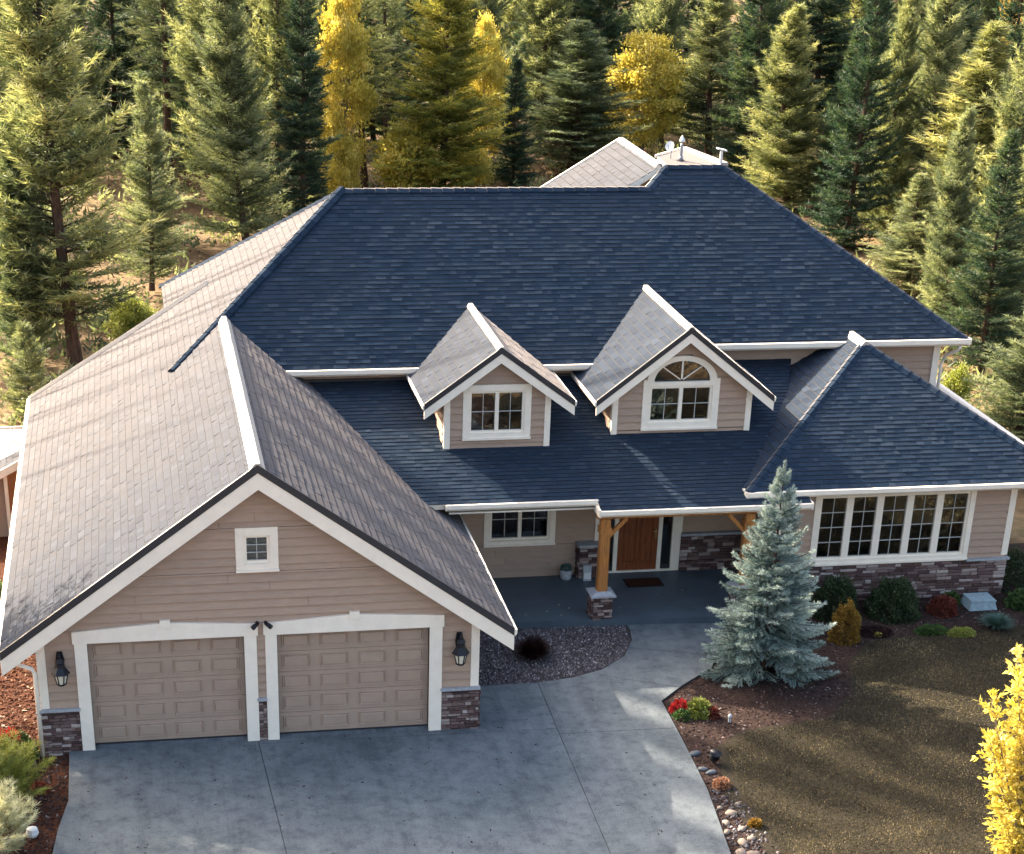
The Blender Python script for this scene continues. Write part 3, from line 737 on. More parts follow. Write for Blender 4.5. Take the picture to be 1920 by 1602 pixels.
gutter('gutter', (XC, YE2-.08, zf(YE2)), (XC, 20.5, zf(YE2)), (1, 0, 0), H)
# upper walls
UW = empty('upper_wall', parent=H)
zl = lambda y: 4.55+.346*(y-9.9)
wl = MB(); wl.box(5.5, 15.97, 9.9, 10.05, 3.6, 5.15); wl.obj('wall', 'wallback', UW)
wl = MB(); wl.box(15.83, 22.55, 10.34, 10.48, 3.2, 5.4); wl.obj('wall', 'wallback', UW)
wl = MB(); wl.box(22.41, 22.55, 10.34, 20.1, -.2, 5.2); wl.obj('wall', 'siding', UW)
siding(UW, (0, 9.9, 0), X_, FRONT, [(6.0, 4.45), (15.95, 4.45), (15.95, 5.1), (6.0, 5.1)], (), 4.45)
siding(UW, (0, 10.34, 0), X_, FRONT, [(15.9, 3.5), (22.42, 3.5), (22.42, 5.3), (15.9, 5.3)], (), 3.5)
mb = MB(); mb.box(22.40, 22.58, 10.27, 10.4, 3.2, 5.2); mb.obj('corner_board', 'trim', UW)
mb = MB(); mb.box(6.2, 15.9, 9.84, 9.9, zl(9.9)-.02, zl(9.9)+.05); mb.obj('roof_flashing', 'black', UW)
# downspout elbow at the right upper corner
ds = MB(); ds.tube([(22.95, 9.9, 5.05), (22.93, 9.98, 4.92), (22.72, 10.2, 4.75), (22.66, 10.28, 4.5), (22.66, 10.28, 3.2)], .045, 8); ds.obj('downspout', 'trim', H, True)
ds = MB(); ds.tube([(-.72, -.05, 2.15), (-.6, -.06, 2.05), (-.12, -.08, 1.85), (-.07, -.08, 1.75), (-.07, -.08, -.12)], .045, 8); ds.obj('downspout', 'trim', H, True)
mb = MB(); mb.beam((-.13, -.09, .88), (-.01, -.09, .88), .05, .03); mb.obj('pipe_strap', 'steel', H)
# back and left walls so the house is closed
wl = MB(); wl.box(3.4, 22.4, 17.7, 17.85, -.2, 4.9); wl.obj('back_wall', 'siding', H)
wl = MB(); wl.box(3.4, 3.55, 10, 17.7, 3, 4.9); wl.obj('wall', 'siding', H)
wl = MB(); wl.prism([(0, 15.5, -.2), (3.5, 15.5, -.2), (3.5, 15.5, 4.9), (0, 15.5, zg(0)-.15)], (0, .14, 0)); wl.obj('back_wall', 'siding', H)

# --- back wing with ridge running away from the camera
ZW = 8.645
roof('roof_slope', [(16.1, 14.85, ZW), (16.1, 19.15, ZW), (11.3, 19.15, ZW-.6*4.8), (11.3, 14.85, ZW-.6*4.8)], (16.1, 14.85, ZW), H, exposure=.2)
roof('roof_slope', [(16.1, 14.95, ZW), (16.1, 19.15, ZW), (18.4, 19.15, ZW-.7*2.3), (18.4, 14.95, ZW-.7*2.3)], (16.1, 14.95, ZW), H, shingled=False)
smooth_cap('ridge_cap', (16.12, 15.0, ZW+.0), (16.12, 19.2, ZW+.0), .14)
mb = MB(); mb.beam((16.1, 19.2, ZW-.02), (11.3, 19.2, ZW-.02-.6*4.8), .06, .12); mb.obj('back_rake_board', 'trim', H)
# shallow cricket behind the high ridge
roof('roof_slope', [(16.4, 15.05, 8.60), (17.85, 15.05, 8.60), (17.55, 17.7, 8.62), (16.45, 16.5, 8.62)], (16.4, 15.05, 8.6), H, th=.3, shingled=False)
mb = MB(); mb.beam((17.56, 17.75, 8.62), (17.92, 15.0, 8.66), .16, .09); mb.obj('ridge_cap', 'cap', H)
mb = MB(); mb.beam((17.5, 17.75, 8.62), (16.4, 16.5, 8.62), .05, .07); mb.obj('edge_trim', 'trim', H)
wl = MB(); wl.prism([(16.5, 16.5, 8.4), (17.5, 17.6, 8.4), (17.8, 15.1, 8.4), (16.5, 15.1, 8.4)], (0, 0, -2.5)); wl.obj('wall', 'siding', H)

# --- lower front roof
roof('roof_slope', [(8.3, 5.30, zl(5.30)), (12.42, 5.30, zl(5.30)), (12.42, 10.34, zl(10.34)), (5.95, 10.34, zl(10.34))], (8.3, 4.9, zl(4.9)), H)
roof('roof_slope', [(12.42, 4.90, zl(4.90)), (17.45, 4.90, zl(4.90)), (17.45, 7.2, zl(7.2)), (18.6, 10.34, zl(10.34)), (12.42, 10.34, zl(10.34))], (8.3, 4.9, zl(4.9)), H)
gutter('gutter', (8.9, 5.30, zl(5.3)), (12.44, 5.30, zl(5.3)), FRONT, H, .13, .09)
gutter('gutter', (12.40, 4.90, zl(4.9)), (17.47, 4.90, zl(4.9)), FRONT, H, .13, .09)
mb = MB(); mb.box(12.37, 12.42, 4.82, 5.3, zl(4.9)-.14, zl(4.9)+.03); mb.obj('fascia_return', 'trim', H)
mb = MB(); mb.box(17.45, 17.49, 4.82, 5.6, zl(4.9)-.14, zl(4.9)+.02); mb.obj('fascia_return', 'trim', H)
mb = MB(); mb.box(9.0, 17.0, 5.35, 7.75, 2.705, 2.74); mb.obj('porch_ceiling', 'trim', H)
mb = MB(); mb.box(12.4, 16.9, 5.05, 5.25, 2.56, 2.70); mb.obj('porch_beam', 'timber', H)

# --- right wing, hipped
WP, WX0, WX1, WY, WZ = .575, 16.0, 24.1, 5.2, 3.03
wx = (WX0+WX1)/2; wr = (WX1-WX0)/2; WZR = WZ+WP*wr; WYR = WY+wr
roof('roof_slope', [(WX0, WY, WZ), (WX1, WY, WZ), (wx, WYR, WZR)], (WX0, WY, WZ), H)
roof('roof_slope', [(WX0, WY, WZ), (wx, WYR, WZR), (wx, 10.36, WZR), (WX0, 10.36, WZ)], (WX0, WY, WZ), H, exposure=.19)
roof('roof_slope', [(WX1, WY, WZ), (wx, WYR, WZR), (wx, 10.36, WZR), (WX1, 14.5, WZ)], (WX1, WY, WZ), H, shingled=False)
hip_cap('hip_cap', (WX0, WY, WZ), (wx, WYR, WZR), H, wd=.14)
hip_cap('hip_cap', (WX1, WY, WZ), (wx, WYR, WZR), H, wd=.16, rise=.07)
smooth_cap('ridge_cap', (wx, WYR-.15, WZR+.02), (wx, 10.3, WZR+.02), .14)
gutter('gutter', (WX0-.02, WY, WZ), (WX1, WY, WZ), FRONT, H, .14)
gutter('gutter', (WX0, WY-.08, WZ), (WX0, 5.95, WZ), (-1, 0, 0), H, .14, .07)
gutter('gutter', (WX1, WY, WZ), (WX1, 14.5, WZ), (1, 0, 0), H, .14)
RW = empty('wing_front_wall', parent=H); YW = 5.72
WL, WR = 16.95, 22.95
wo = [(17.86, 21.92, .93, 2.80)]
wall_sheet('wall', RW, (0, YW, 0), X_, FRONT, [(WL, -.1), (WR, -.1), (WR, 2.95), (WL, 2.95)], [(18.0, 21.8, 1.07, 2.7)], .14)
siding(RW, (0, YW, 0), X_, FRONT, [(WL+.02, .9), (WR-.02, .9), (WR-.02, 2.92), (WL+.02, 2.92)], wo, .9)
for a, b in ((WL-.02, WL+.13), (WR-.14, WR+.02)):
    mb = MB(); mb.box(a, b, YW-.05, YW+.1, 1.0, 2.95); mb.obj('corner_board', 'trim', RW)
v = MB(); v.box(WL-.03, WR+.03, YW-.04, YW-.002, -.05, .92); vo = v.obj('stone_veneer', 'mortar', H)
stones(vo, (0, YW-.04, 0), X_, FRONT, WL-.02, WR+.03, -.03, .90, hmin=.055, hmax=.10, wmin=.14, wmax=.44)
c = MB(); c.box(21.9, WR+.07, YW-.13, YW, .90, .955); c.obj('stone_cap', 'concrete_cap', H)
c = MB(); c.box(WL-.05, 17.88, YW-.13, YW, .90, .955); c.obj('stone_cap', 'concrete_cap', H)
wl = MB(); wl.box(WL, WL+.14, YW+.14, 7.76, .0, 3.0); wl.obj('wall', 'wallback', H)
siding(H, (WL, YW, 0), Y_, (-1, 0, 0), [(0.05, .15), (2.0, .15), (2.0, 2.7), (0.05, 2.7)], (), .15)
wl = MB(); wl.box(WR-.14, WR, YW+.14, 14.3, -.2, 3.0); wl.obj('wall', 'siding', H)
window(H, YW, 17.86, 21.92, .93, 2.80, lights=5, cols=2, rows=4, tw=.13, inside=[('room', .3), None, ('room', .1), None, None], mull=.085, label='wide five light window in the right wing')

# --- porch wall, entrance
PW = empty('porch_wall', parent=H); YP = 7.75
po_ = [(10.27, 12.04, .97, 2.30), (13.04, 15.24, .0, 3.0)]
wall_sheet('wall', PW, (0, YP, 0), X_, FRONT, [(8.75, .0), (17.0, .0), (17.0, 2.9), (8.75, 2.9)], [(10.4, 11.9, 1.1, 2.2), (13.2, 15.1, 0, 2.5)], .14)
siding(PW, (0, YP, 0), X_, FRONT, [(8.76, .15), (16.95, .15), (16.95, 2.62), (8.76, 2.62)], po_, .15)
window(H, YP, 10.27, 12.04, .97, 2.30, lights=2, cols=2, rows=2, tw=.14, inside=[('room', .5), ('curtain', .9)], label='two light window on the porch')
mb = MB(); mb.box(13.04, 13.24, YP-.06, YP+.1, 1.0, 2.62); mb.obj('corner_board', 'trim', PW)
mb = MB(); mb.box(15.10, 15.26, YP-.06, YP+.1, .15, 2.62); mb.obj('corner_board', 'trim', PW)
mb = MB(); mb.box(13.24, 15.10, YP-.06, YP+.1, 2.28, 2.62); mb.obj('corner_board', 'trim', PW)
v = MB(); v.box(12.62, 13.24, YP-.30, YP, .15, .97); vo = v.obj('stone_veneer', 'mortar', H)
stones(vo, (0, YP-.30, 0), X_, FRONT, 12.62, 13.24, .15, .97, hmin=.07)
stones(vo, (12.62, YP-.3, 0), Y_, (-1, 0, 0), 0, .3, .15, .97, hmin=.08)
c = MB(); c.box(12.58, 13.28, YP-.36, YP, .97, 1.02); c.obj('stone_cap', 'concrete_cap', H)
v = MB(); v.box(15.24, 16.93, YP-.08, YP, .15, 1.08); vo = v.obj('stone_veneer', 'mortar', H)
stones(vo, (0, YP-.08, 0), X_, FRONT, 15.24, 16.93, .15, 1.08, hmin=.055, hmax=.10, wmin=.14, wmax=.38)
c = MB(); c.box(15.24, 16.95, YP-.17, YP, 1.08, 1.14); c.obj('stone_cap', 'concrete_cap', H)
# door set
DF = empty('entrance_frame', parent=H)
for a, b in ((13.24, 13.34), (13.54, 13.64), (14.66, 14.76), (15.02, 15.10)):
    mb = MB(); mb.box(a, b, YP-.04, YP+.08, .19, 2.28); mb.obj('jamb', 'trim', DF)
mb = MB(); mb.box(13.24, 15.10, YP-.06, YP+.1, .15, .19); mb.obj('threshold', 'trim', DF)
for a, b in ((13.34, 13.54), (14.76, 15.02)):
    sl = MB(); sl.box(a, b, YP+.03, YP+.04, .25, 2.28); so_ = sl.obj('sidelight', 'glass', H)
    mb = MB(); mb.box(a, b, YP+.4, YP+.42, .2, 2.3); mb.obj('room_behind_glass', 'room', so_)
    mb = MB(); mb.box(a, b, YP, YP+.05, .19, .30); mb.obj('bottom_rail', 'black', so_)
    mb = MB(); mb.box((a+b)/2-.06, (a+b)/2+.06, YP+.015, YP+.028, 1.62, 2.2); mb.obj('leaded_panel', 'lglass', so_)
fd = MB(); fd.box(13.64, 14.66, YP+.02, YP+.07, .19, 2.28); fdo = fd.obj('front_door', 'door', H)
for a, b in ((13.64, 13.78), (14.10, 14.20), (14.52, 14.66)):
    mb = MB(); mb.box(a+.002, b-.002, YP-.005, YP+.018, .192, 2.27); mb.obj('door_stile', 'door', fdo)
for z0, z1 in ((.192, .42), (2.1, 2.27)):
    for a, b in ((13.78, 14.10), (14.20, 14.52)):
        mb = MB(); mb.box(a+.001, b-.001, YP-.003, YP+.018, z0, z1); mb.obj('door_rail', 'door', fdo)
for a, b in ((13.78, 14.10), (14.20, 14.52)):
    for k in range(2):
        u0 = a+.03+k*.13; mb = MB(); mb.prism([(u0, YP+.02, .46), (u0+.125, YP+.02, .46), (u0+.125, YP+.02, 2.06), (u0, YP+.02, 2.06)], (0, -.018, 0)); mb.obj('door_panel', 'door', fdo)
hd = MB(); hd.box(14.585, 14.625, YP-.02, YP-.004, 1.0, 1.28); hd.tube([(14.605, YP-.02, 1.2), (14.605, YP-.07, 1.2), (14.53, YP-.07, 1.2)], .012, 8); hd.obj('door_handle', 'brass', fdo)

# porch posts on stone piers
def porch_post(x, y, braces):
    PP = empty('porch_post', parent=H)
    v = MB(); v.box(x-.24, x+.24, y-.24, y+.24, .1, .68); vo = v.obj('pier', 'mortar', PP)
    return PP, vo
for (px_, py_, br) in ((12.60, 5.12, (1,)), (16.05, 5.12, (-1,))):
    v = MB(); v.box(px_-.23, px_+.23, py_-.23, py_+.23, .1, .70); vo = v.obj('stone_pier', 'mortar', H)
    stones(vo, (0, py_-.23, 0), X_, FRONT, px_-.23, px_+.23, .10, .70, wmin=.1, wmax=.3)
    stones(vo, (px_-.23, py_, 0), Y_, (-1, 0, 0), -.23, .23, .10, .70, wmin=.12, wmax=.3)
    c = MB(); c.box(px_-.30, px_+.30, py_-.30, py_+.30, .70, .735)
    c.add([(px_+a*s_, py_+b*s_, z) for s_, z in ((.28, .737), (.17, .80)) for a, b in ((-1, -1), (1, -1), (1, 1), (-1, 1))], [(0, 1, 5, 4), (1, 2, 6, 5), (2, 3, 7, 6), (3, 0, 4, 7), (4, 5, 6, 7), (3, 2, 1, 0)])
    c.obj('pier_cap', 'concrete_cap', vo)
    p = MB(); t0, t1 = .125, .115
    p.add([(px_+a*s_, py_+b*s_, z) for s_, z in ((t0, .80), (t1, 2.56)) for a, b in ((-1, -.75), (-.75, -1), (.75, -1), (1, -.75), (1, .75), (.75, 1), (-.75, 1), (-1, .75))],
          [(i, (i+1) % 8, 8+(i+1) % 8, 8+i) for i in range(8)]+[tuple(range(8, 16))])
    ppo = p.obj('porch_post', 'timber', H)
    p = MB(); p.box(px_-t0-.012, px_+t0+.012, py_-t0-.012, py_+t0+.012, 2.20, 2.36); p.obj('post_collar', 'timber', ppo)
    for sx in br:
        b = MB(); b.beam((px_+sx*.10, py_, 2.12), (px_+sx*.50, py_, 2.54), .08, .09); b.obj('post_brace', 'timber', ppo)

# --- dormers
def dormer(xc, yw, whw, ohw, zr, pitch, zb, wyback, open_, winargs):
    D = empty('dormer', parent=H); yo = yw-.30; ze = zr-pitch*ohw
    zz = lambda x: zr-pitch*abs(x-xc)
    poly = [(xc-whw, zb), (xc+whw, zb), (xc+whw, zz(xc+whw)-.06), (xc, zr-.1), (xc-whw, zz(xc-whw)-.06)]
    wall_sheet('dormer_wall', D, (0, yw, 0), X_, FRONT, poly, open_[1], .14)
    siding(D, (0, yw, 0), X_, FRONT, poly, open_[0], zb+.02)
    for sx in (-1, 1):
        a, b = sorted((xc+sx*(whw-.12), xc+sx*(whw+.02)))
        mb = MB(); mb.box(a, b, yw-.05, yw+.08, zb-.05, zz(xc+whw)-.2); mb.obj('corner_board', 'trim', D)
        a, b = sorted((xc+sx*(whw-.1), xc+sx*whw))
        mb = MB(); mb.box(a, b, yw+.142, wyback, zb-.05, zz(xc+whw)-.12); mb.obj('cheek_wall', 'siding', D)
        org = (xc+sx*whw, yw, 0)
        siding(D, org, Y_, (sx, 0, 0), [(.08, zb+.02), (wyback-yw, zb+.02+.346*(wyback-yw)), (wyback-yw, zz(xc+whw)-.14), (.08, zz(xc+whw)-.14)], (), zb+.02)
        yb = YE1+(zr-ZE1)/BE+.05; ye = max(9.88, YE1+(ze-ZE1)/BE)
        pts = [(xc, yo, zr), (xc+sx*ohw, yo, ze), (xc+sx*ohw, ye, ze), (xc, yb, zr)]
        roof('roof_slope', pts, (xc+sx*ohw, yo, ze), H, exposure=.185)
        gutter('gutter', (xc+sx*ohw, yo-.02, ze+.0), (xc+sx*ohw, ye, ze), (sx, 0, 0), H, .10, .045)
        rake(H, (xc+sx*ohw, ze), (xc, zr), yo-.02, hw=.22, hd=.11)
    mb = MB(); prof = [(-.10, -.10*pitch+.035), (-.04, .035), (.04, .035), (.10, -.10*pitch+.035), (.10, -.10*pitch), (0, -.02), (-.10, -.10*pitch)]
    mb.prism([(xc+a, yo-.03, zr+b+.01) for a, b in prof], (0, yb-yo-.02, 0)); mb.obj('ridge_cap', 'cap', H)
    window(H, *winargs[0], **winargs[1])
o1 = (9.60, 11.21, 3.83, 5.13)
dormer(10.42, 7.26, 1.24, 1.77, 6.03, .715, 3.55, 9.9, ([o1], [(9.73, 11.08, 3.96, 5.0)]),
       ((7.26, *o1), dict(lights=2, cols=2, rows=2, tw=.15, inside=[('curtain', .62), ('blind', .42)], label='square two light window in the left dormer')))
ax, aw, az = 14.92, .85, 5.05
def arch_open(inner):
    R = aw+(.0 if not inner else -.15)
    def f(z):
        if z < az-.02: return None
        t = (z-(az-.1))/(.62-(.1 if inner else 0))
        return (ax-R*math.sqrt(1-t*t), ax+R*math.sqrt(1-t*t)) if 0 <= t < 1 else None
    return f
o2 = (ax-.94, ax+.94, 3.83, az)
dormer(14.97, 7.6, 1.70, 2.18, 6.31, .77, 3.66, 10.34, ([o2, arch_open(False)], [(ax-.8, ax+.8, 3.96, az+.02), arch_open(True)]),
       ((7.6, *o2), dict(lights=2, cols=2, rows=2, tw=.17, arch=.62, inside=[('curtain', .35), None], label='arched window in the right dormer')))

# --- lean-to and deck at the far left of the house
LT = tag(empty('lean_to'), 'low lean-to with terracotta wall and white fascia beside the left eave of the garage', 'lean-to')
LT.location = (0, 0, 0)
ly = 12.2
zt = lambda x: 2.12+.53*(x+.69)
roof('roof_slope', [(-3.2, ly, zt(-3.2)), (-.2, ly, zt(-.2)), (-.2, 13.1, zt(-.2)), (-3.2, 13.1, zt(-3.2))], (-3.2, ly, zt(-3.2)), LT, exposure=.19)
mb = MB(); mb.prism([(-3.2, ly-.03, zt(-3.2)-.2), (-.2, ly-.03, zt(-.2)-.2), (-.2, ly-.03, zt(-.2)+.02), (-3.2, ly-.03, zt(-3.2)+.02)], (0, .05, 0)); mb.obj('fascia', 'trim', LT)
mb = MB(); mb.prism([(-2.9, ly+.3, -.2), (-1.2, ly+.3, -.2), (-1.2, ly+.3, zt(-1.2)-.2), (-2.9, ly+.3, zt(-2.9)-.2)], (0, .12, 0)); mb.obj('wall', 'gdoor', LT)
mb = MB(); mb.prism([(-1.2, ly+.25, -.2), (-.2, ly+.25, -.2), (-.2, ly+.25, zt(-.2)-.2), (-1.2, ly+.25, zt(-1.2)-.2)], (0, .12, 0)); mb.obj('wall', 'brownwall', LT)
mb = MB(); mb.box(-1.27, -1.18, ly+.1, ly+.25, -.2, zt(-1.2)-.15); mb.obj('corner_post', 'trim', LT)
DK = tag(empty('deck', (0, 0, 0)), 'raised wooden deck with white railing behind the lean-to', 'deck')
mb = MB(); mb.box(-5.5, -.15, 15.2, 18.5, .85, .98); mb.obj('deck_floor', 'trim', DK)
RL = empty('railing', parent=DK)
mb = MB(); mb.box(-5.5, -.2, 15.15, 15.22, 1.94, 2.01); mb.obj('top_rail', 'whitemetal', RL)
mb = MB(); mb.box(-5.5, -.2, 15.16, 15.21, 1.08, 1.13); mb.obj('bottom_rail', 'whitemetal', RL)
for k in range(44):
    x_ = -5.45+k*.12; mb = MB(); mb.box(x_-.013, x_+.013, 15.17, 15.20, 1.13, 1.94); mb.obj('baluster', 'whitemetal', RL)

# --- roof furniture at the top: dish, capped flue, vent pipe
q = on_y(1275, 300, 15.9)
FL = tag(empty('flue_pipe', (16.95, 15.9, 8.6)), 'metal flue with conical cap on the roof behind the high ridge', 'flue')
mb = MB(); mb.lathe((0, 0, 0), [(.11, 0), (.11, .12), (.07, .16), (.07, .52), (.05, .54), (.05, .62)], 12); mb.obj('pipe', 'steel', FL)
mb = MB(); mb.lathe((0, 0, 0), [(.12, .62), (.13, .66), (.06, .76), (.02, .82)], 12); mb.obj('conical_cap', 'whitemetal', FL)
mb = MB(); mb.lathe((-.05, -.04, -.02), [(.22, 0), (.20, .06), (.10, .09)], 12); mb.obj('flashing', 'black', FL); FL.scale = (.6, .6, .8)
DS = tag(empty('satellite_dish', (16.72, 16.1, 8.62)), 'small white satellite dish beside the capped flue', 'satellite dish'); DS.scale = (.7, .7, .75)
mb = MB(); mb.tube([(0, 0, 0), (0, 0, .38), (-.06, -.05, .42)], .018, 6); mb.obj('mast', 'steel', DS)
mb = MB(); nn = Vector((-.5, -.6, .45)).normalized(); q4 = nn.to_track_quat('Z', 'Y').to_matrix(); c0 = Vector((-.08, -.07, .44))
rings = [(0, 0), (.07, .006), (.13, .02), (.18, .042)]; vs = []; k = 14
for r, h in rings: vs += [c0+q4 @ Vector((r*math.cos(t), r*math.sin(t), h)) for t in np.linspace(0, 2*math.pi, k, endpoint=False)]
mb.add(vs, [(i*k+j, i*k+(j+1) % k, (i+1)*k+(j+1) % k, (i+1)*k+j) for i in range(3) for j in range(k)]); mb.obj('dish', 'whitemetal', DS, True)
mb = MB(); mb.tube([c0+q4 @ Vector((0, -.17, .03)), c0+q4 @ Vector((0, -.02, .2))], .01, 5); mb.obj('feed_arm', 'black', DS)
VP = tag(empty('vent_pipe', (17.80, 15.05, 8.6)), 'white vent pipe with flat slanted hood at the right end of the high ridge', 'vent pipe'); VP.scale = (.8, .8, .85)
mb = MB(); mb.lathe((0, 0, 0), [(.10, 0), (.10, .05), (.05, .08), (.05, .46)], 12); mb.obj('pipe', 'whitemetal', VP)
mb = MB(); mb.add([(-.16, -.12, .52), (.16, -.12, .45), (.16, .12, .45), (-.16, .12, .52), (-.16, -.12, .56), (.16, -.12, .49), (.16, .12, .49), (-.16, .12, .56)], [(0, 1, 2, 3), (7, 6, 5, 4), (0, 4, 5, 1), (1, 5, 6, 2), (2, 6, 7, 3), (3, 7, 4, 0)]); mb.obj('hood', 'whitemetal', VP)
emit_shingles(); emit_stones()

# ================================================================== LOOSE THINGS BY THE HOUSE
def lantern(x, label):
    L = tag(empty('wall_lantern', (x, -.045, 0)), label, 'wall lantern', 'lanterns beside the garage doors'); L.scale = (1.3, 1.2, 1.06); L.location.z = -.11
    mb = MB(); mb.prism([(-.055, 0, 1.86), (.055, 0, 1.86), (.065, 0, 2.0), (.04, 0, 2.16), (-.04, 0, 2.16), (-.065, 0, 2.0)], (0, -.025, 0)); mb.obj('back_plate', 'lantern', L)
    mb = MB(); mb.tube([(0, -.02, 2.05), (0, -.09, 2.12), (0, -.16, 2.08)], .012, 6); mb.obj('arm', 'lantern', L, True)
    mb = MB(); k = 6; mb.lathe((0, -.16, 0), [(.145, 1.80), (.13, 1.83), (.075, 1.93), (.065, 2.0), (.075, 2.02), (.05, 2.09), (.012, 2.12)], k); mb.obj('lantern_roof', 'lantern', L)
    mb = MB(); mb.lathe((0, -.16, 0), [(.022, 2.10), (.03, 2.13), (.012, 2.16), (.016, 2.18), (.003, 2.21)], 8); mb.obj('finial', 'lantern', L, True)
    mb = MB(); mb.lathe((0, -.16, 0), [(.062, 1.60), (.098, 1.795)], k); mb.obj('lantern_glass', 'lglass', L)
    mb = MB(); mb.lathe((0, -.16, 0), [(.03, 1.545), (.075, 1.575), (.075, 1.598)], k); mb.obj('bottom_cup', 'lantern', L)
    for i in range(k):
        t = 2*math.pi*i/k; mb = MB(); mb.beam((.066*math.cos(t), -.16+.066*math.sin(t), 1.59), (.103*math.cos(t), -.16+.103*math.sin(t), 1.80), .014, .014, up=(0.3, .1, 1)); mb.obj('frame_bar', 'lantern', L)
lantern(.43, 'black wall lantern left of the left garage door'); lantern(8.33, 'black wall lantern right of the right garage door')
for sx, lb in ((4.275, 'dark security camera pointing left, between the garage door headers'), (4.44, 'dark green floodlight on the corner of the right garage door header')):
    K = tag(empty('security_camera' if sx < 4.3 else 'floodlight', (sx, -.09, 2.60)), lb, 'camera' if sx < 4.3 else 'floodlight')
    mb = MB(); mb.tube([(0, .03, 0), (0, -.03, 0)], .035, 10); mb.obj('base', 'lantern', K)
    s_ = -1 if sx < 4.3 else 1
    mb = MB(); mb.tube([(0, -.04, 0), (s_*.05, -.08, -.02), (s_*.10, -.13, -.05)], [.035, .045, .05], 10); mb.obj('housing', 'lantern', K, True)
DM = tag(empty('doormat', (14.15, 6.97, .152)), 'brown rectangular doormat in front of the wooden door', 'doormat')
mb = MB(); mb.box(-.46, .46, -.27, .27, 0, .012); mb.obj('border', 'matedge', DM)
mb = MB(); mb.box(-.41, .41, -.22, .22, .0125, .02); mb.obj('pile', 'mat', DM)
g0 = on_ground(1054, 1076, .15)
PT = tag(empty('hose_pot', (g0[0], 7.42, .15)), 'grey pot with coiled green garden hose under the porch window', 'pot')
mb = MB(); mb.lathe((0, 0, 0), [(.11, 0), (.14, .05), (.15, .22), (.13, .25), (.11, .25), (.11, .2)], 14); mb.obj('pot', 'pot', PT, True)
mb = MB(); t = np.linspace(0, 8*math.pi, 70); mb.tube([(.14*math.cos(a)*(1-.02*i/10), .12*math.sin(a), .26+.0016*i+.02*math.sin(a*1.7)) for i, a in enumerate(t)], .014, 6); mb.obj('hose', 'hose', PT, True)
mb = MB(); mb.tube([(-.12, 0, .3), (0, -.05, .44), (.12, 0, .3)], .012, 6); mb.tube([(-.04, -.02, .4), (.07, -.02, .36)], .03, 8); mb.obj('nozzle', 'hose', PT, True)
GB = tag(empty('porch_box', (12.80, 7.30, .15)), 'narrow grey box leaning against the stone pillar left of the door', 'box')
mb = MB(); mb.add([(-.10, -.05, 0), (.10, -.05, 0), (.10, .05, 0), (-.10, .05, 0), (-.10, .0, .38), (.10, .0, .38), (.10, .10, .38), (-.10, .10, .38)], [(3, 2, 1, 0), (4, 5, 6, 7), (0, 1, 5, 4), (1, 2, 6, 5), (2, 3, 7, 6), (3, 0, 4, 7)]); mb.obj('box', 'pot', GB)
mb = MB(); mb.box(-.085, .085, -.045, -.02, .05, .2); mb.obj('label_plate', 'whitemetal', GB)
UB = tag(empty('utility_box', (22.1, 5.02, -.04), .0), 'teal grey utility box with ribbed side among the shrubs at the right house corner', 'utility box')
mb = MB(); mb.add([(sx*a, sy*b, z) for a, b, z in ((.36, .30, 0), (.30, .25, .20)) for sx, sy in ((-1, -1), (1, -1), (1, 1), (-1, 1))], [(0, 1, 5, 4), (1, 2, 6, 5), (2, 3, 7, 6), (3, 0, 4, 7), (4, 5, 6, 7)]); mb.obj('body', 'boxlid', UB)
mb = MB(); mb.box(-.32, .32, -.27, .27, .202, .235); mb.obj('lid', 'boxlid', UB)
for k in range(9): mb = MB(); x_ = -.27+k*.068; mb.add([(x_-.012, -.302, .02), (x_+.012, -.302, .02), (x_+.010, -.262, .18), (x_-.010, -.262, .18), (x_-.012, -.285, .02), (x_+.012, -.285, .02), (x_+.010, -.25, .18), (x_-.010, -.25, .18)], [(0, 1, 2, 3), (7, 6, 5, 4), (0, 4, 5, 1), (1, 5, 6, 2), (2, 6, 7, 3), (3, 7, 4, 0)]); mb.obj('rib', 'boxlid', UB)

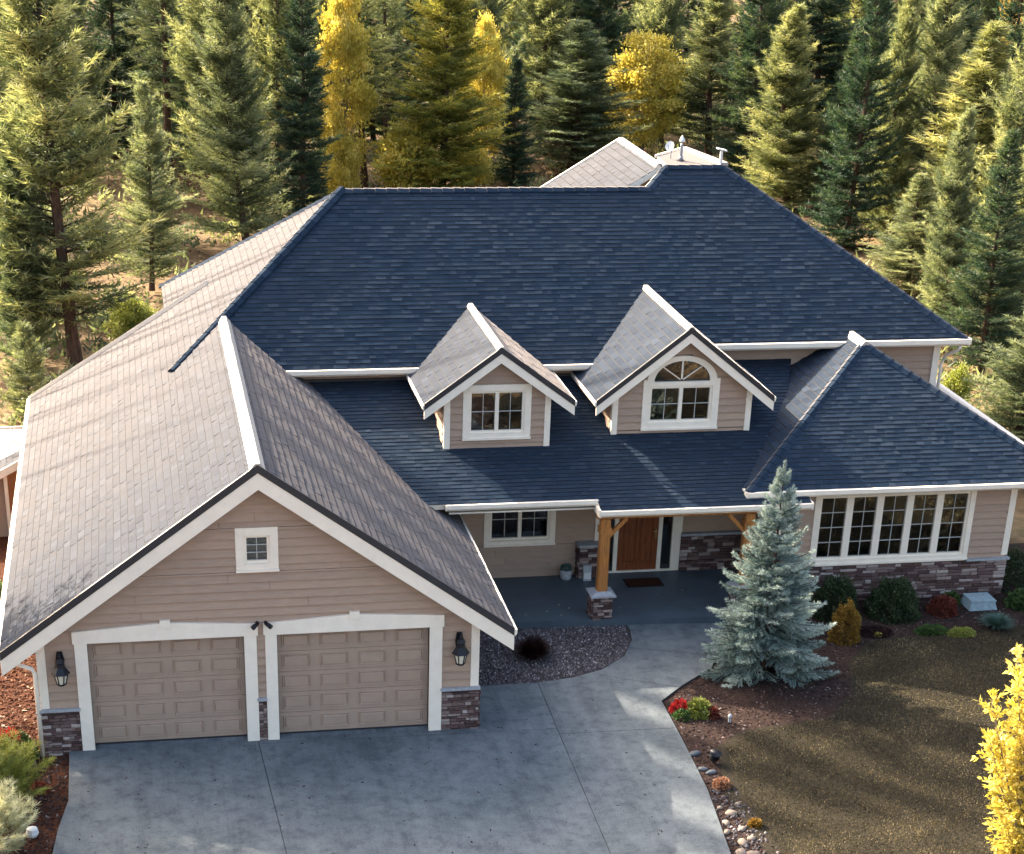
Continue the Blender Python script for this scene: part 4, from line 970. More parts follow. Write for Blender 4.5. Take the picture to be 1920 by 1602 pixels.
# ================================================================== VEGETATION
def norm(a): return a/(np.linalg.norm(a, axis=-1, keepdims=True)+1e-9)
def blades(P, D, tint, k, length, width, spread, rng, droop=0.0, along=0.0):
    """k thin triangles per point P leaning round direction D"""
    n = len(P); P = np.repeat(P, k, 0); D = np.repeat(D, k, 0); T = np.repeat(tint, k)
    d = norm(D+rng.normal(0, spread, (n*k, 3))); d[:, 2] -= droop; d = norm(d)
    L = length*rng.uniform(.7, 1.25, n*k)[:, None]
    sd = norm(np.cross(d, rng.normal(0, 1, (n*k, 3))))*width/2
    P = P+D*rng.uniform(-along, along, (n*k, 1))
    V = np.stack([P-sd, P+sd, P+d*L], 1).reshape(-1, 3)
    F = np.arange(n*k*3).reshape(-1, 3)
    return V, F, np.clip(T+rng.normal(0, .1, n*k), 0, 1)
def conifer(seed, H, R, zb, whorl=.42, per=6, up0=8, up1=52, power=.85, kn=7, nl=.17, nw=.022, twig=.5, spread=.45, node=.2, sag=0.0, bulge=.12, tuft_step=.15, tint0=.45, bare=.15, fan=48, lenr=(.48, 1.2), lmin=.10, lobe=0.0, leader=.12):
    """returns (crown arrays, wood MB)"""
    rng = np.random.default_rng(seed); wood = MB()
    bend = rng.normal(0, .012*H, 2)
    axis = lambda z: np.array([bend[0]*math.sin(z/H*2.2), bend[1]*math.sin(z/H*2.7), z])
    tr = .0085*H+.02
    zs = np.linspace(0, H, 12); wood.tube([axis(z) for z in zs], [max(.012, tr*(1-z/H)**.8*(1.25 if i == 0 else 1)) for i, z in enumerate(zs)], 8)
    PP, DD, TT = [], [], []; z = zb
    while z < H-leader:
        t = (z-zb)/(H-zb); prof = (1-t)**power*(1-math.exp(-(t+bulge)/.10))
        for i in range(per if t < .85 else max(3, per-2)):
            if rng.random() < .06: continue
            az = rng.uniform(0, 2*math.pi); zz = z+rng.uniform(-.5, .5)*whorl
            L = R*prof*rng.uniform(*lenr)*(1+lobe*math.sin(2*az+seed)+lobe*.8*math.sin(zz*1.5+seed*2+az))+lmin
            el = math.radians(up0+(up1-up0)*t+rng.normal(0, 7)); ct = tint0+rng.normal(0, .17)
            m = max(3, int(L/node)+1); base = axis(zz); h = np.array([math.cos(az), math.sin(az), 0]); pts = [base]
            for s in range(m):
                f = (s+1)/m; e = el+math.radians(22)*(f-.35)-sag*(math.sin(f*math.pi)-.35*f)
                pts.append(pts[-1]+(h*math.cos(e)+np.array([0, 0, math.sin(e)]))*L/m)
            if L > .5: wood.tube([pts[0], pts[m//2], pts[-1]], [tr*.16*(1-t*.6)+.006, tr*.09+.004, .004], 4, cap=False)
            for s in range(1, m+1):
                f = s/m
                if f < bare: continue
                d = norm(pts[s]-pts[s-1]); side = norm(np.cross(d, (0, 0, 1.0)))
                tl = twig*L*(1.05-f)*.75+lmin
                for sg in (-1, 1, 0):
                    if sg == 0 and s < m and rng.random() < .5: continue
                    a = math.radians(fan+rng.normal(0, 9)) if sg else 0
                    td = norm(d*math.cos(a)+side*sg*math.sin(a)+np.array([0, 0, rng.normal(.08, .1)]))
                    k = max(1, int(tl/tuft_step)) if sg else 1
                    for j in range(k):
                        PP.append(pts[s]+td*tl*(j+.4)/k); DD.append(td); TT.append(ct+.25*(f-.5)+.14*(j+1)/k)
        z += whorl*rng.uniform(.75, 1.2)*(1-.35*t)
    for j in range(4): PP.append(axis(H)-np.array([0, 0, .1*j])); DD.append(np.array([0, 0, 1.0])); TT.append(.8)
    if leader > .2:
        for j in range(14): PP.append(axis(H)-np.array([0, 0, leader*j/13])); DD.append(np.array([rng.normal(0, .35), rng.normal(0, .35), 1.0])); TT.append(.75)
    P, D, T = np.array(PP), norm(np.array(DD)), np.array(TT)
    return blades(P, D, T, kn, nl, nw, spread, rng, along=tuft_step*.6), wood
def variant(name, mat, seed, **k):
    (V, F, T), wood = conifer(seed, **k)
    return dict(crown=np_mesh(name+'_crown', V, F, mat, T), wood=wood.mesh(name+'_trunk', 'bark', fix=False), H=k['H'], R=k['R'])
BG = dict(kn=6, nl=.27, nw=.040, node=.24, tuft_step=.20, whorl=.42, bare=.05, lobe=.16, twig=.55)
VAR = {
 'pine_a': variant('pine', 'pine', 11, H=15, R=2.5, zb=1.2, up0=14, up1=58, per=8, power=.66, **BG),
 'pine_b': variant('pine', 'pine', 12, H=15, R=2.0, zb=1.8, up0=18, up1=60, per=8, power=.58, **BG),
 'pine_c': variant('pine', 'pine', 13, H=15, R=2.9, zb=.7, up0=22, up1=64, power=.6, per=9, **BG),
 'pine_thin': variant('pine', 'pine', 14, H=15, R=1.8, zb=4.5, per=6, up0=5, **BG),
 'fir_dark': variant('fir', 'pinedark', 15, H=15, R=2.3, zb=.6, up0=0, up1=45, per=9, **BG),
 'gold': variant('larch', 'pinegold', 16, H=15, R=2.6, zb=.9, up0=12, per=9, power=.66, **BG),
 'shade': variant('ponderosa', 'pine', 17, H=24, R=2.6, zb=21.8, up0=5, up1=30, power=.4, per=12, whorl=.20, bulge=.5, kn=9, nl=.36, nw=.085, node=.26, tuft_step=.24),  # added shade caster: flat high crown shades the yard, spares the roofs
 'small': variant('young_pine', 'pine', 18, H=5, R=1.5, zb=.25, up0=18, up1=60, per=7, whorl=.3, kn=7, nl=.20, nw=.028, node=.16, tuft_step=.14),
}
def leafy(seed, H, R, zb, leaf=.07, n=14000, clumps=70, stems=3, lobes=None, flat_=1.0):
    """deciduous crown: limbs reach clump centres, folded leaves fill each clump"""
    rng = np.random.default_rng(seed); wood = MB(); c = (H+zb)/2; hz = (H-zb)/2
    cen = []
    while len(cen) < clumps:
        p = rng.uniform(-1, 1, 3); r = np.linalg.norm(p)
        if r > 1 or r < .35: continue
        top = .5+.5*p[2]; q = np.array([p[0]*R*(1.05-.45*top), p[1]*R*(1.05-.45*top), c+p[2]*hz]); cen.append(q)
    cen = np.array(cen)
    for s in range(stems):
        a = rng.uniform(0, 6.28); lean = R*.3
        wood.tube([(0.06*math.cos(a), .06*math.sin(a), 0), (lean*.4*math.cos(a), lean*.4*math.sin(a), H*.4), (lean*math.cos(a), lean*math.sin(a), H*.92)], [.02+.008*H, .012+.005*H, .006], 6)
    for q in cen[::2]:
        b = np.array([0, 0, max(.1, q[2]*.55)]); wood.tube([b, (b+q)/2+np.array([0, 0, .05]), q], [.004+.002*H, .004+.001*H, .003], 4, cap=False)
    ci = rng.integers(0, clumps, n); rad = R*.27*(8/clumps)**.12
    P = cen[ci]+rng.normal(0, 1, (n, 3))*np.array([rad, rad, rad*.75])*.62
    P[:, 2] = np.maximum(P[:, 2], .02)
    ct = rng.normal(.5, .16, clumps)
    T = np.clip(ct[ci]+rng.normal(0, .14, n), 0, 1)
    d = norm(P-np.array([0, 0, c*.7])+rng.normal(0, .8, (n, 3))*R*.8); u = norm(np.cross(d, rng.normal(0, 1, (n, 3)))); w2 = norm(np.cross(d, u))
    L = leaf*rng.uniform(.6, 1.3, n)[:, None]
    V = np.stack([P, P+d*L*.55+u*L*.32+w2*L*.06, P+d*L*1.15, P+d*L*.55-u*L*.32+w2*L*.06], 1).reshape(-1, 3)
    F = np.arange(n*4).reshape(-1, 4)
    return (V, F, T), wood
def leaf_variant(name, mat, bark, seed, **k):
    (V, F, T), wood = leafy(seed, **k)
    return dict(crown=np_mesh(name+'_crown', V, F, mat, T), wood=wood.mesh(name+'_trunk', bark, fix=False), H=k['H'], R=k['R'])
VAR['aspen'] = leaf_variant('aspen', 'yellow', 'barkpale', 31, H=9, R=2.4, zb=1.4, leaf=.16, n=26000, clumps=120, stems=3)
VAR['aspen_o'] = leaf_variant('aspen', 'orangeleaf', 'barkpale', 32, H=9, R=1.9, zb=1.2, leaf=.16, n=20000, clumps=100, stems=2)
VAR['thicket'] = leaf_variant('yellow_bush', 'yellow', 'barkpale', 33, H=2.4, R=1.5, zb=.1, leaf=.11, n=9000, clumps=60, stems=5)
VAR['greenbush'] = leaf_variant('green_bush', 'limegreen', 'barkpale', 34, H=1.8, R=1.3, zb=.05, leaf=.10, n=8000, clumps=50, stems=5)
used = set()
def tree(var, x, y, h, r, name, label, cat, group=None, z=-.1, rz=None, lean=0.0):
    v = VAR[var]; root = empty(name, (x, y, z), rz if rz is not None else random.uniform(0, 6.28))
    root.rotation_euler.x = lean
    sc_r = r/v['R']; sc_h = h/v['H']
    for nm, me in (('trunk', v['wood']), ('crown', v['crown'])):
        o = link(nm, me, root); o.scale = (sc_r, sc_r, sc_h)
    tag(root, label, cat, group); return root
# (variant, base px, base py, top py, crown half width in px, name, label)
G1 = 'conifers standing behind the house'
NEAR = [
 ('pine_b', 143, 690, -250, 150, 'pine_tree', 'big pine with bare dark trunk behind the upper left corner of the garage roof', -1),
 ('pine_c', 42, 690, 235, 88, 'pine_tree', 'pale green pine at the left edge with a thin dark trunk', 0),
 ('pine_a', 285, 545, 158, 78, 'pine_tree', 'small sunlit pine between the bare trunked pine and the wide pine left of the ridge', 0),
 ('pine_thin', 316, 362, -260, 95, 'pine_tree', 'bare trunked dark pine above the small sunlit pine at the left', 0),
 ('pine_c', 462, 455, -70, 118, 'pine_tree', 'wide feathery olive pine touching the left end of the main ridge', 0),
 ('fir_dark', 566, 400, -120, 75, 'fir_tree', 'dark green fir right of the wide feathery pine, left of the golden tree', 0),
 ('pine_thin', 684, 350, -110, 70, 'pine_tree', 'slender pine with bare lower trunk above the left part of the ridge', 0),
 ('pine_thin', 725, 318, -170, 62, 'pine_tree', 'second slender bare trunked pine just left of the tall golden larch', 0),
 ('gold', 828, 372, -110, 118, 'larch_tree', 'tall golden green larch with visible dark trunk behind the middle of the ridge', 0),
 ('fir_dark', 962, 352, 112, 50, 'fir_tree', 'narrow dark fir between the golden larch and the grey green pine', 0),
 ('pine_a', 1072, 318, 42, 128, 'pine_tree', 'broad grey green pine standing just left of the tan back roof', 0),
 ('pine_b', 1328, 300, -35, 90, 'pine_tree', 'slender olive pine behind the white vent pipe at the top of the roof', 0),
 ('pine_c', 1478, 400, 15, 118, 'pine_tree', 'wide sunlit pine overlapping the upper right roof hip', 0),
 ('fir_dark', 1560, 410, 60, 80, 'fir_tree', 'shaded dark fir right of the wide sunlit pine', 0),
 ('pine_a', 1655, 395, 20, 95, 'pine_tree', 'tall olive pine between the shaded fir and the pine with reddish trunk', 0),
 ('pine_b', 1800, 520, 55, 140, 'pine_tree', 'large yellow green pine with reddish brown trunk at the right', 0),
 ('pine_a', 1700, 560, 330, 90, 'young_pine', 'low bushy pine beside the lower right roof hip', 0),
 ('pine_c', 1905, 640, 290, 130, 'pine_tree', 'pale grey green pine at the right edge, above the wing roof', 0),
 ('pine_a', 1890, 880, 560, 120, 'pine_tree', 'bushy pale pine at the right edge just behind the wing roof', 0),
 ('small', 60, 790, 610, 70, 'young_pine', 'small bushy pine at the left edge above the deck railing', 0),
 ('pine_c', 10, 560, 330, 70, 'pine_tree', 'short pale pine cut by the left edge behind the larger pale one', 0),
]
for (v, bx, by, ty, rp, nm, lb, fl) in NEAR:
    b = on_ground(bx, by, -.1); depth = (np.array([b[0], b[1], 0])-CAM) @ RM[2]
    top = on_y(bx, ty, b[1]); r = rp*depth/F_PX; h = max(2.5, top[2]+.1)
    h = min(h, 27, (b[1]-5.5)/1.359) if b[0] < 14 else min(h, 27)
    tree(v, b[0], b[1], h, r*1.12, nm, lb, 'tree', G1)
GF = 'far conifers in the forest behind'
FAR = [
 ('pine_a', 20, 420, -100, 95, 'pine_tree', 'tall pine at the top left corner behind the others'),
 ('fir_dark', 215, 300, -160, 80, 'fir_tree', 'dark fir in the upper left between the big pine and the bare trunk'),
 ('fir_dark', 262, 260, -200, 70, 'fir_tree', 'dark fir directly behind the small sunlit pine'),
 ('pine_b', 385, 280, -190, 75, 'pine_tree', 'shaded pine above the gap between bare trunk and feathery pine'),
 ('fir_dark', 345, 230, -190, 60, 'fir_tree', 'dark narrow fir in the gap at the top left'),
 ('fir_dark', 590, 260, -150, 80, 'fir_tree', 'very dark fir behind the yellow tree above the ridge left end'),
 ('pine_b', 900, 250, -150, 55, 'pine_tree', 'thin pine behind the pale yellow aspen'),
 ('fir_dark', 1000, 230, -160, 70, 'fir_tree', 'dark fir behind the broad grey green pine, on its left'),
 ('pine_a', 985, 160, -60, 70, 'pine_tree', 'pale pine at the top centre above the narrow dark fir'),
 ('fir_dark', 1140, 210, -150, 65, 'fir_tree', 'dark fir behind the broad grey green pine, on its right'),
 ('pine_thin', 1190, 180, -250, 50, 'pine_tree', 'bare trunk at the top just above the round yellow aspen, left one'),
 ('pine_thin', 1225, 175, -250, 50, 'pine_tree', 'bare trunk at the top just above the round yellow aspen, right one'),
 ('fir_dark', 1275, 240, -140, 60, 'fir_tree', 'dark fir between the yellow aspen and the slender olive pine'),
 ('fir_dark', 1395, 250, -150, 70, 'fir_tree', 'dark fir filling the gap left of the wide sunlit pine'),
 ('fir_dark', 1530, 260, -190, 90, 'fir_tree', 'tall dark fir behind the wide sunlit pine'),
 ('pine_a', 1600, 220, -120, 80, 'pine_tree', 'olive pine top behind the shaded fir on the right'),
 ('fir_dark', 1740, 300, -180, 90, 'fir_tree', 'tall dark fir behind the yellow green pine, on its left'),
 ('fir_dark', 1780, 240, -200, 70, 'fir_tree', 'darkest fir at the top right before the golden corner tree'),
 ('pine_a', 1690, 170, -130, 70, 'pine_tree', 'distant olive pine at the top right'),
 ('fir_dark', 120, 210, -200, 70, 'fir_tree', 'dark fir behind the big pine with bare dark trunk'),
 ('fir_dark', 480, 200, -180, 70, 'fir_tree', 'dark fir behind the top of the wide feathery pine'),
 ('fir_dark', 760, 210, -180, 60, 'fir_tree', 'dark fir behind the two slender bare trunked pines'),
 ('fir_dark', 1460, 180, -180, 70, 'fir_tree', 'distant dark fir at the top right of the slender olive pine'),
 ('pine_b', 1340, 150, -150, 60, 'pine_tree', 'distant pine at the top above the white vent pipe'),
 ('pine_b', 640, 200, -150, 60, 'pine_tree', 'distant pine hidden behind the left yellow tree'),
 ('fir_dark', 860, 170, -190, 60, 'fir_tree', 'distant dark fir behind the crown of the golden larch'),
 ('fir_dark', 1880, 250, -160, 80, 'fir_tree', 'dark fir at the right edge below the golden corner tree'),
 ('fir_dark', 40, 250, -170, 80, 'fir_tree', 'dark fir at the left edge behind the pale pines'),
 ('fir_dark', 1065, 140, -180, 70, 'fir_tree', 'distant dark fir behind the tip of the broad grey green pine'),
 ('fir_dark', 1640, 120, -200, 80, 'fir_tree', 'furthest dark fir at the top, right of centre'),
 ('fir_dark', 300, 150, -200, 80, 'fir_tree', 'furthest dark fir at the top, left of centre'),
 ('pine_a', 1830, 140, -160, 90, 'pine_tree', 'furthest pine in the top right corner'),
]
for (v, bx, by, ty, rp, nm, lb) in FAR:
    b = on_ground(bx, by, -.1); depth = (np.array([b[0], b[1], 0])-CAM) @ RM[2]
    top = on_y(bx, ty, b[1]); tree(v, b[0], b[1], max(12, min(top[2]+.1, 26)), 1.2*rp*depth/F_PX, nm, lb, 'tree', GF)
rng = np.random.default_rng(123); done = 0
while done < 46:
    bx = rng.uniform(-60, 1980); by = rng.choice([rng.uniform(-40, 90), rng.uniform(90, 300)]); b = on_ground(bx, by, -.1)
    if b[1] < 62 and rng.random() < .6: continue
    tree(rng.choice(['fir_dark', 'fir_dark', 'pine_a', 'pine_b', 'pine_c']), b[0], b[1], rng.uniform(15, 22) if b[1] > 62 else rng.uniform(12, 17), rng.uniform(2.2, 3.4), 'forest_conifer', 'conifer crowded among others in the forest far behind the house', 'tree', 'conifers crowded in the far forest'); done += 1
MID = ['olive pine at the left edge between the pale pine and the deck', 'olive pine just left of the wide feathery pine', 'dark fir behind the left shoulder of the wide feathery pine',
       'dark fir at the far left behind the pale pines, lower one', 'olive pine between the dark fir and the left yellow aspen', 'pale pine behind the lower crown of the big left pine',
       'dark fir right of the slender olive pine, at its foot', 'small dark fir at the foot of the shaded fir by the right hip', 'olive pine in front of the large yellow green pine, on its left', 'short pale pine close to the right roof hip',
       'olive pine right of the large yellow green pine', 'low pale pine above the upper right downspout', 'dark fir behind the pine at the right edge', 'pale pine right of the round yellow aspen', 'dark fir left of the round yellow aspen', 'olive pine between narrow dark fir and grey green pine',
       'dark fir behind the slender bare trunked pines, lower one', 'olive pine above the slender olive pine and vent pipe', 'low dark fir at the right edge above the wing roof', 'pale pine behind the left yellow aspen']
for bx, by, h, r, v in [(20, 610, 13, 2.4, 'pine_b'), (395, 395, 14, 2.2, 'pine_b'), (370, 330, 15, 2.5, 'fir_dark'), (80, 400, 16, 2.6, 'fir_dark'), (520, 330, 16, 2.4, 'pine_a'), (150, 330, 16, 2.6, 'pine_c'),
    (1400, 330, 14, 2.2, 'fir_dark'), (1580, 480, 12, 2.0, 'fir_dark'), (1725, 470, 13, 2.3, 'pine_b'), (1660, 470, 11, 1.9, 'pine_c'), (1860, 560, 12, 2.3, 'pine_a'), (1770, 640, 8, 1.8, 'pine_c'), (1850, 450, 14, 2.4, 'fir_dark'), (1240, 270, 15, 2.4, 'pine_c'), (1120, 280, 14, 2.2, 'fir_dark'), (1010, 270, 15, 2.4, 'pine_b'), (700, 270, 14, 2.2, 'fir_dark'), (1430, 240, 15, 2.5, 'pine_a'), (1840, 700, 8, 1.7, 'fir_dark'), (600, 290, 15, 2.3, 'pine_c')]:
    lb = MID.pop(0); b = on_ground(bx, by, -.1); hc = min(h, (b[1]-5.5)/1.359)
    tree(v, b[0], b[1], hc, r, 'forest_conifer', lb, 'tree', 'conifers in the middle rows behind the house')
# yellow trees among the conifers
for (v, bx, by, ty, rp, nm, lb) in [
 ('aspen', 648, 365, -20, 58, 'aspen_tree', 'bright yellow aspen left of the two slender pines'),
 ('aspen', 905, 330, 28, 48, 'aspen_tree', 'pale yellow aspen between the golden larch and the narrow dark fir'),
 ('aspen', 1200, 300, 62, 78, 'aspen_tree', 'round bright yellow aspen above the back roof ridge'),
 ('aspen_o', 1878, 330, -30, 60, 'aspen_tree', 'golden orange aspen in the top right corner'),
 ('thicket', 765, 372, 235, 75, 'yellow_bush', 'bright yellow bush at the foot of the golden larch, on its left'),
 ('thicket', 640, 372, 255, 48, 'yellow_bush', 'yellow bush touching the left end of the main ridge'),
 ('thicket', 878, 355, 265, 45, 'yellow_bush', 'yellow bush at the foot of the golden larch, on its right'),
 ('greenbush', 250, 640, 560, 60, 'green_bush', 'lime green bush just above the left garage roof edge'),
 ('greenbush', 105, 560, 480, 55, 'yellow_green_bush', 'yellow green bush at the foot of the big left pine'),
 ('thicket', 75, 560, 500, 35, 'yellow_bush', 'small yellow bush by the left edge'),
 ('greenbush', 1790, 765, 690, 40, 'green_bush', 'yellow green bush beside the upper right downspout'),
 ('thicket', 1400, 315, 262, 40, 'yellow_bush', 'yellow bush by the vent pipe at the right end of the high ridge'),
]:
    b = on_ground(bx, by, -.1); depth = (np.array([b[0], b[1], 0])-CAM) @ RM[2]
    top = on_y(bx, ty, b[1]); tree(v, b[0], b[1], max(.6, top[2]+.1), rp*depth/F_PX, nm, lb, 'bush' if 'bush' in nm else 'tree')
# unseen pines added left of the view, shaped to shade lawn and walk
SH = (1.103, 1.308)
for gx, gy, h, r in [(12.7, .8, 24, .75), (13.4, -2.2, 24, .8), (16.8, -1.9, 24, .8), (12.5, -.9, 24, 1.2), (12.4, -2.9, 24, 1.2), (12.4, -5.4, 24, 1.2), (14.2, -2.6, 24, 1.0), (15.8, -3.1, 24, 1.2), (17.7, -2.9, 24.4, 1.2), (18.4, -4.6, 26.5, 1.5), (19.9, -3.2, 26.5, 1.4), (21.0, -5.4, 28.5, 1.9), (22.2, -3.4, 28.5, 1.5), (24.0, -4.2, 30, 2.1), (25.0, -6.4, 31, 2.5)]:
    hm = h*.955; t_ = tree('shade', gx-SH[0]*hm, gy+SH[1]*hm, h, r, 'shade_pine', 'unseen tall pine added left of the house to shade the lawn', 'tree', 'unseen pines added to shade the lawn')
    t_.children[0].scale.x *= .32; t_.children[0].scale.y *= .32
for gx, gy, h, r in [(.6, -3.6, 13, 2.2), (2.8, -5.8, 13, 2.3), (4.8, -7.9, 13.5, 2.4)]:
    hm = h*.68; tree('pine_thin', gx-SH[0]*hm, gy+SH[1]*hm, h, r, 'pine_tree', 'pine standing outside the left edge that shades the driveway', 'tree', 'pines left of the driveway')

# ---- blue spruce in the front bed
(V, F, T), wd = conifer(51, 4.88, 1.80, .18, lmin=.05, leader=.32, lobe=.05, lenr=(.70, 1.08), whorl=.225, per=13, up0=-10, up1=46, power=1.08, kn=13, nl=.065, nw=.014, twig=.55, spread=.55, node=.10, sag=.28, bulge=.16, tuft_step=.05, tint0=.46, bare=.10, fan=38)
SP = tag(empty('blue_spruce', (15.62, 1.95, -.05)), 'silvery blue spruce with a sunlit tip in the bed beside the walk', 'spruce')
link('crown', np_mesh('spruce_crown', V, F, 'spruce', T), SP); wd.obj('trunk', 'bark', SP)

# ---- shrubs of the beds
def shrub(name, x, y, R, Hh, mat, label, seed, leaf=.05, n=7000, z=-.05, sy=1.0, cat='shrub', dense=.28):
    rng = np.random.default_rng(seed)
    d = norm(rng.normal(0, 1, (n, 3))); d[:, 2] = np.abs(d[:, 2])*1.0-.15*rng.random(n)
    wob = 1+.10*np.sin(d[:, 0]*7+seed)*np.cos(d[:, 1]*6+seed*2)+.07*np.sin(d[:, 2]*13+d[:, 0]*9)
    rr = (1-dense*rng.random(n)**2)*wob
    P = d*rr[:, None]*np.array([R, R*sy, Hh]); P[:, 2] = np.maximum(P[:, 2], .01)
    o = norm(d+rng.normal(0, .65, (n, 3))); u = norm(np.cross(o, rng.normal(0, 1, (n, 3))))
    L = leaf*rng.uniform(.6, 1.3, n)[:, None]
    V = np.stack([P, P+o*L*.5+u*L*.35, P+o*L, P+o*L*.5-u*L*.35], 1).reshape(-1, 3)
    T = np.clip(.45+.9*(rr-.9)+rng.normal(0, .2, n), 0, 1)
    root = tag(empty(name, (x, y, z)), label, cat)
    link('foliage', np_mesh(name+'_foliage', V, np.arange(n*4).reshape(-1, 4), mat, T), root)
    w_ = MB()
    for k in range(7):
        a = rng.uniform(0, 6.28); e = rng.uniform(.3, .8)
        w_.tube([(0, 0, 0), (R*.4*e*math.cos(a), R*.4*e*math.sin(a), Hh*.45), (R*.75*e*math.cos(a), R*.75*e*math.sin(a), Hh*.8)], [.018, .012, .006], 5, cap=False)
    w_.obj('stems', 'bark', root); return root
def grassy(name, x, y, R, Hh, mat, label, seed, n=500, wd=.012, z=-.05, cat='grass', arch=.5):
    rng = np.random.default_rng(seed); V = []; F = []; T = []
    a = rng.uniform(0, 2*math.pi, n); ln = rng.uniform(.6, 1.1, n); out = rng.uniform(.15, 1, n)
    for i in range(n):
        h = np.array([math.cos(a[i]), math.sin(a[i]), 0]); sd_ = np.array([-h[1], h[0], 0]); b = len(V); tt = min(1, max(0, rng.normal(.5, .25)))
        base = h*R*.22*rng.random()
        for j, s in enumerate((0, .4, .75, 1.0)):
            p = base+h*R*out[i]*ln[i]*s**1.4+np.array([0, 0, Hh*ln[i]*(s*(1.45-out[i]*.35)-arch*out[i]*s*s*1.1)])
            p[2] = max(p[2], .01); ww = wd*(1-s)**.6+.001; V += [p-sd_*ww, p+sd_*ww]
        for j in range(3): F.append((b+2*j, b+2*j+1, b+2*j+3, b+2*j+2)); T.append(tt)
    root = tag(empty(name, (x, y, z)), label, cat)
    link('blades', np_mesh(name+'_blades', V, F, mat, T), root); return root
shrub('boxwood_shrub', 19.75, 4.78, .62, .92, 'darkgreen', 'large round dark green shrub in front of the stone wall under the wide window', 1, .05, 11000)
shrub('boxwood_shrub', 18.35, 4.95, .58, .98, 'darkgreen', 'dark green shrub half hidden behind the blue spruce', 2, .05, 9000)
shrub('red_shrub', 21.05, 4.75, .36, .42, 'redleaf', 'small dark red shrub between the round green shrub and the utility box', 3, .035, 6000)
shrub('fern_shrub', 21.45, 5.25, .24, .30, 'green', 'small bright green fern at the stone wall behind the red shrub', 4, .05, 2500)
shrub('rust_shrub', 18.05, 3.45, .36, .95, 'rust', 'tall rusty yellow shrub right behind the blue spruce', 5, .04, 7000, sy=.9)
shrub('low_juniper', 20.3, 3.62, .42, .17, 'green', 'low green ground cover in front of the round shrub, nearer the lawn edge', 6, .035, 5000, sy=.6)
shrub('low_juniper', 20.95, 3.40, .34, .17, 'limegreen', 'low yellow green ground cover left of the blue fescue', 7, .035, 3500, sy=.6)
grassy('blue_fescue', 22.0, 3.75, .50, .26, 'fescue', 'blue green fescue clump at the lawn edge below the utility box', 8, 900, .010)
shrub('corner_shrub', 23.2, 4.9, .40, .42, 'green', 'green shrub at the right edge beside the utility box', 9, .05, 4500)
shrub('corner_shrub', 23.4, 6.2, .62, .95, 'darkgreen', 'dark shrub against the right corner of the wing', 10, .05, 6500)
shrub('ground_cover', 18.95, 3.75, .42, .12, 'maroongrass', 'purplish low ground cover between rust shrub and round shrub', 41, .03, 3500, sy=.8)
shrub('yellow_flowers', 18.95, 3.55, .08, .10, 'yellow', 'tiny yellow flower clump in front of the round shrub', 42, .03, 300)
grassy('maroon_grass', 10.62, 3.30, .52, .42, 'maroongrass', 'dark maroon grass clump in the gravel bed by the porch', 11, 1600, .011)
f0 = on_ground(1305, 1335, 0)
shrub('flower_plant', f0[0]+.05, f0[1]-.02, .27, .32, 'limegreen', 'lime green plant at the tip of the mulch bed beside the walk', 12, .07, 1500)
shrub('red_flowers', f0[0]-.33, f0[1]+.15, .20, .26, 'brightred', 'scarlet flowers left of the lime green plant at the walk corner', 13, .06, 700)
shrub('red_flowers', f0[0]+.30, f0[1]-.20, .13, .22, 'redleaf', 'dark red flowers right of the lime green plant', 14, .06, 400)
shrub('green_plant', f0[0]-.36, f0[1]-.15, .17, .18, 'green', 'dark green plant below the scarlet flowers at the slab corner', 15, .06, 500)
shrub('orange_tuft', 13.10, -3.15, .16, .17, 'tuft', 'round orange tuft of foliage among the border stones', 16, .05, 1500)
shrub('orange_tuft', 13.27, -4.75, .12, .14, 'rust', 'small rusty tuft lower down the stone border', 17, .05, 700)
# left foreground
def lg(px, py, z=-.05): p = on_ground(px, py, z); return p[0], p[1]
x_, y_ = lg(28, 1440); shrub('variegated_shrub', x_, y_+.5, .42, .45, 'green', 'light green leafy shrub left of the stone pier', 18, .06, 4200)
x_, y_ = lg(18, 1425); shrub('red_bush', x_, y_+.15, .36, .56, 'brightred', 'orange red leaved shrub at the left edge beside the garage', 19, .06, 1800)
for k_, (px__, py__, mt_, sc_, lb_) in enumerate([(8, 1520, 'limegreen', 1.0, 'bushy yellow green mugo pine at the left edge beside the driveway'), (12, 1612, 'cream', .95, 'pale cream green mugo pine in the bottom left corner')]):
    (V, F, T), wd = conifer(61+k_, .95, .95, .05, whorl=.11, per=9, up0=25, up1=70, power=.5, kn=12, nl=.15, nw=.013, twig=.35, spread=.42, node=.13, bulge=.6, tuft_step=.10, tint0=.5, bare=.3, fan=45)
    x_, y_ = lg(px__, py__); mg = tag(empty('mugo_pine', (x_-.1, y_+.35, -.06)), lb_, 'shrub'); mg.scale = (sc_, sc_, sc_)
    link('foliage', np_mesh('mugo_foliage', V, F, mt_, T), mg); wd.obj('stems', 'bark', mg)
x_, y_ = lg(75, 1485); shrub('maroon_shrub', x_, y_, .18, .20, 'redleaf', 'tiny maroon plant on the dark mulch left of the driveway', 22, .04, 600)
x_, y_ = lg(20, 1060); shrub('deck_shrub', -1.4, 7.8, .5, .6, 'green', 'small green shrub below the lean-to at the left edge', 23, .06, 3000)
shrub('red_shrub', -1.3, 5.6, .55, .5, 'brightred', 'red leaved shrub at the left edge under the garage eave', 24, .06, 2500)
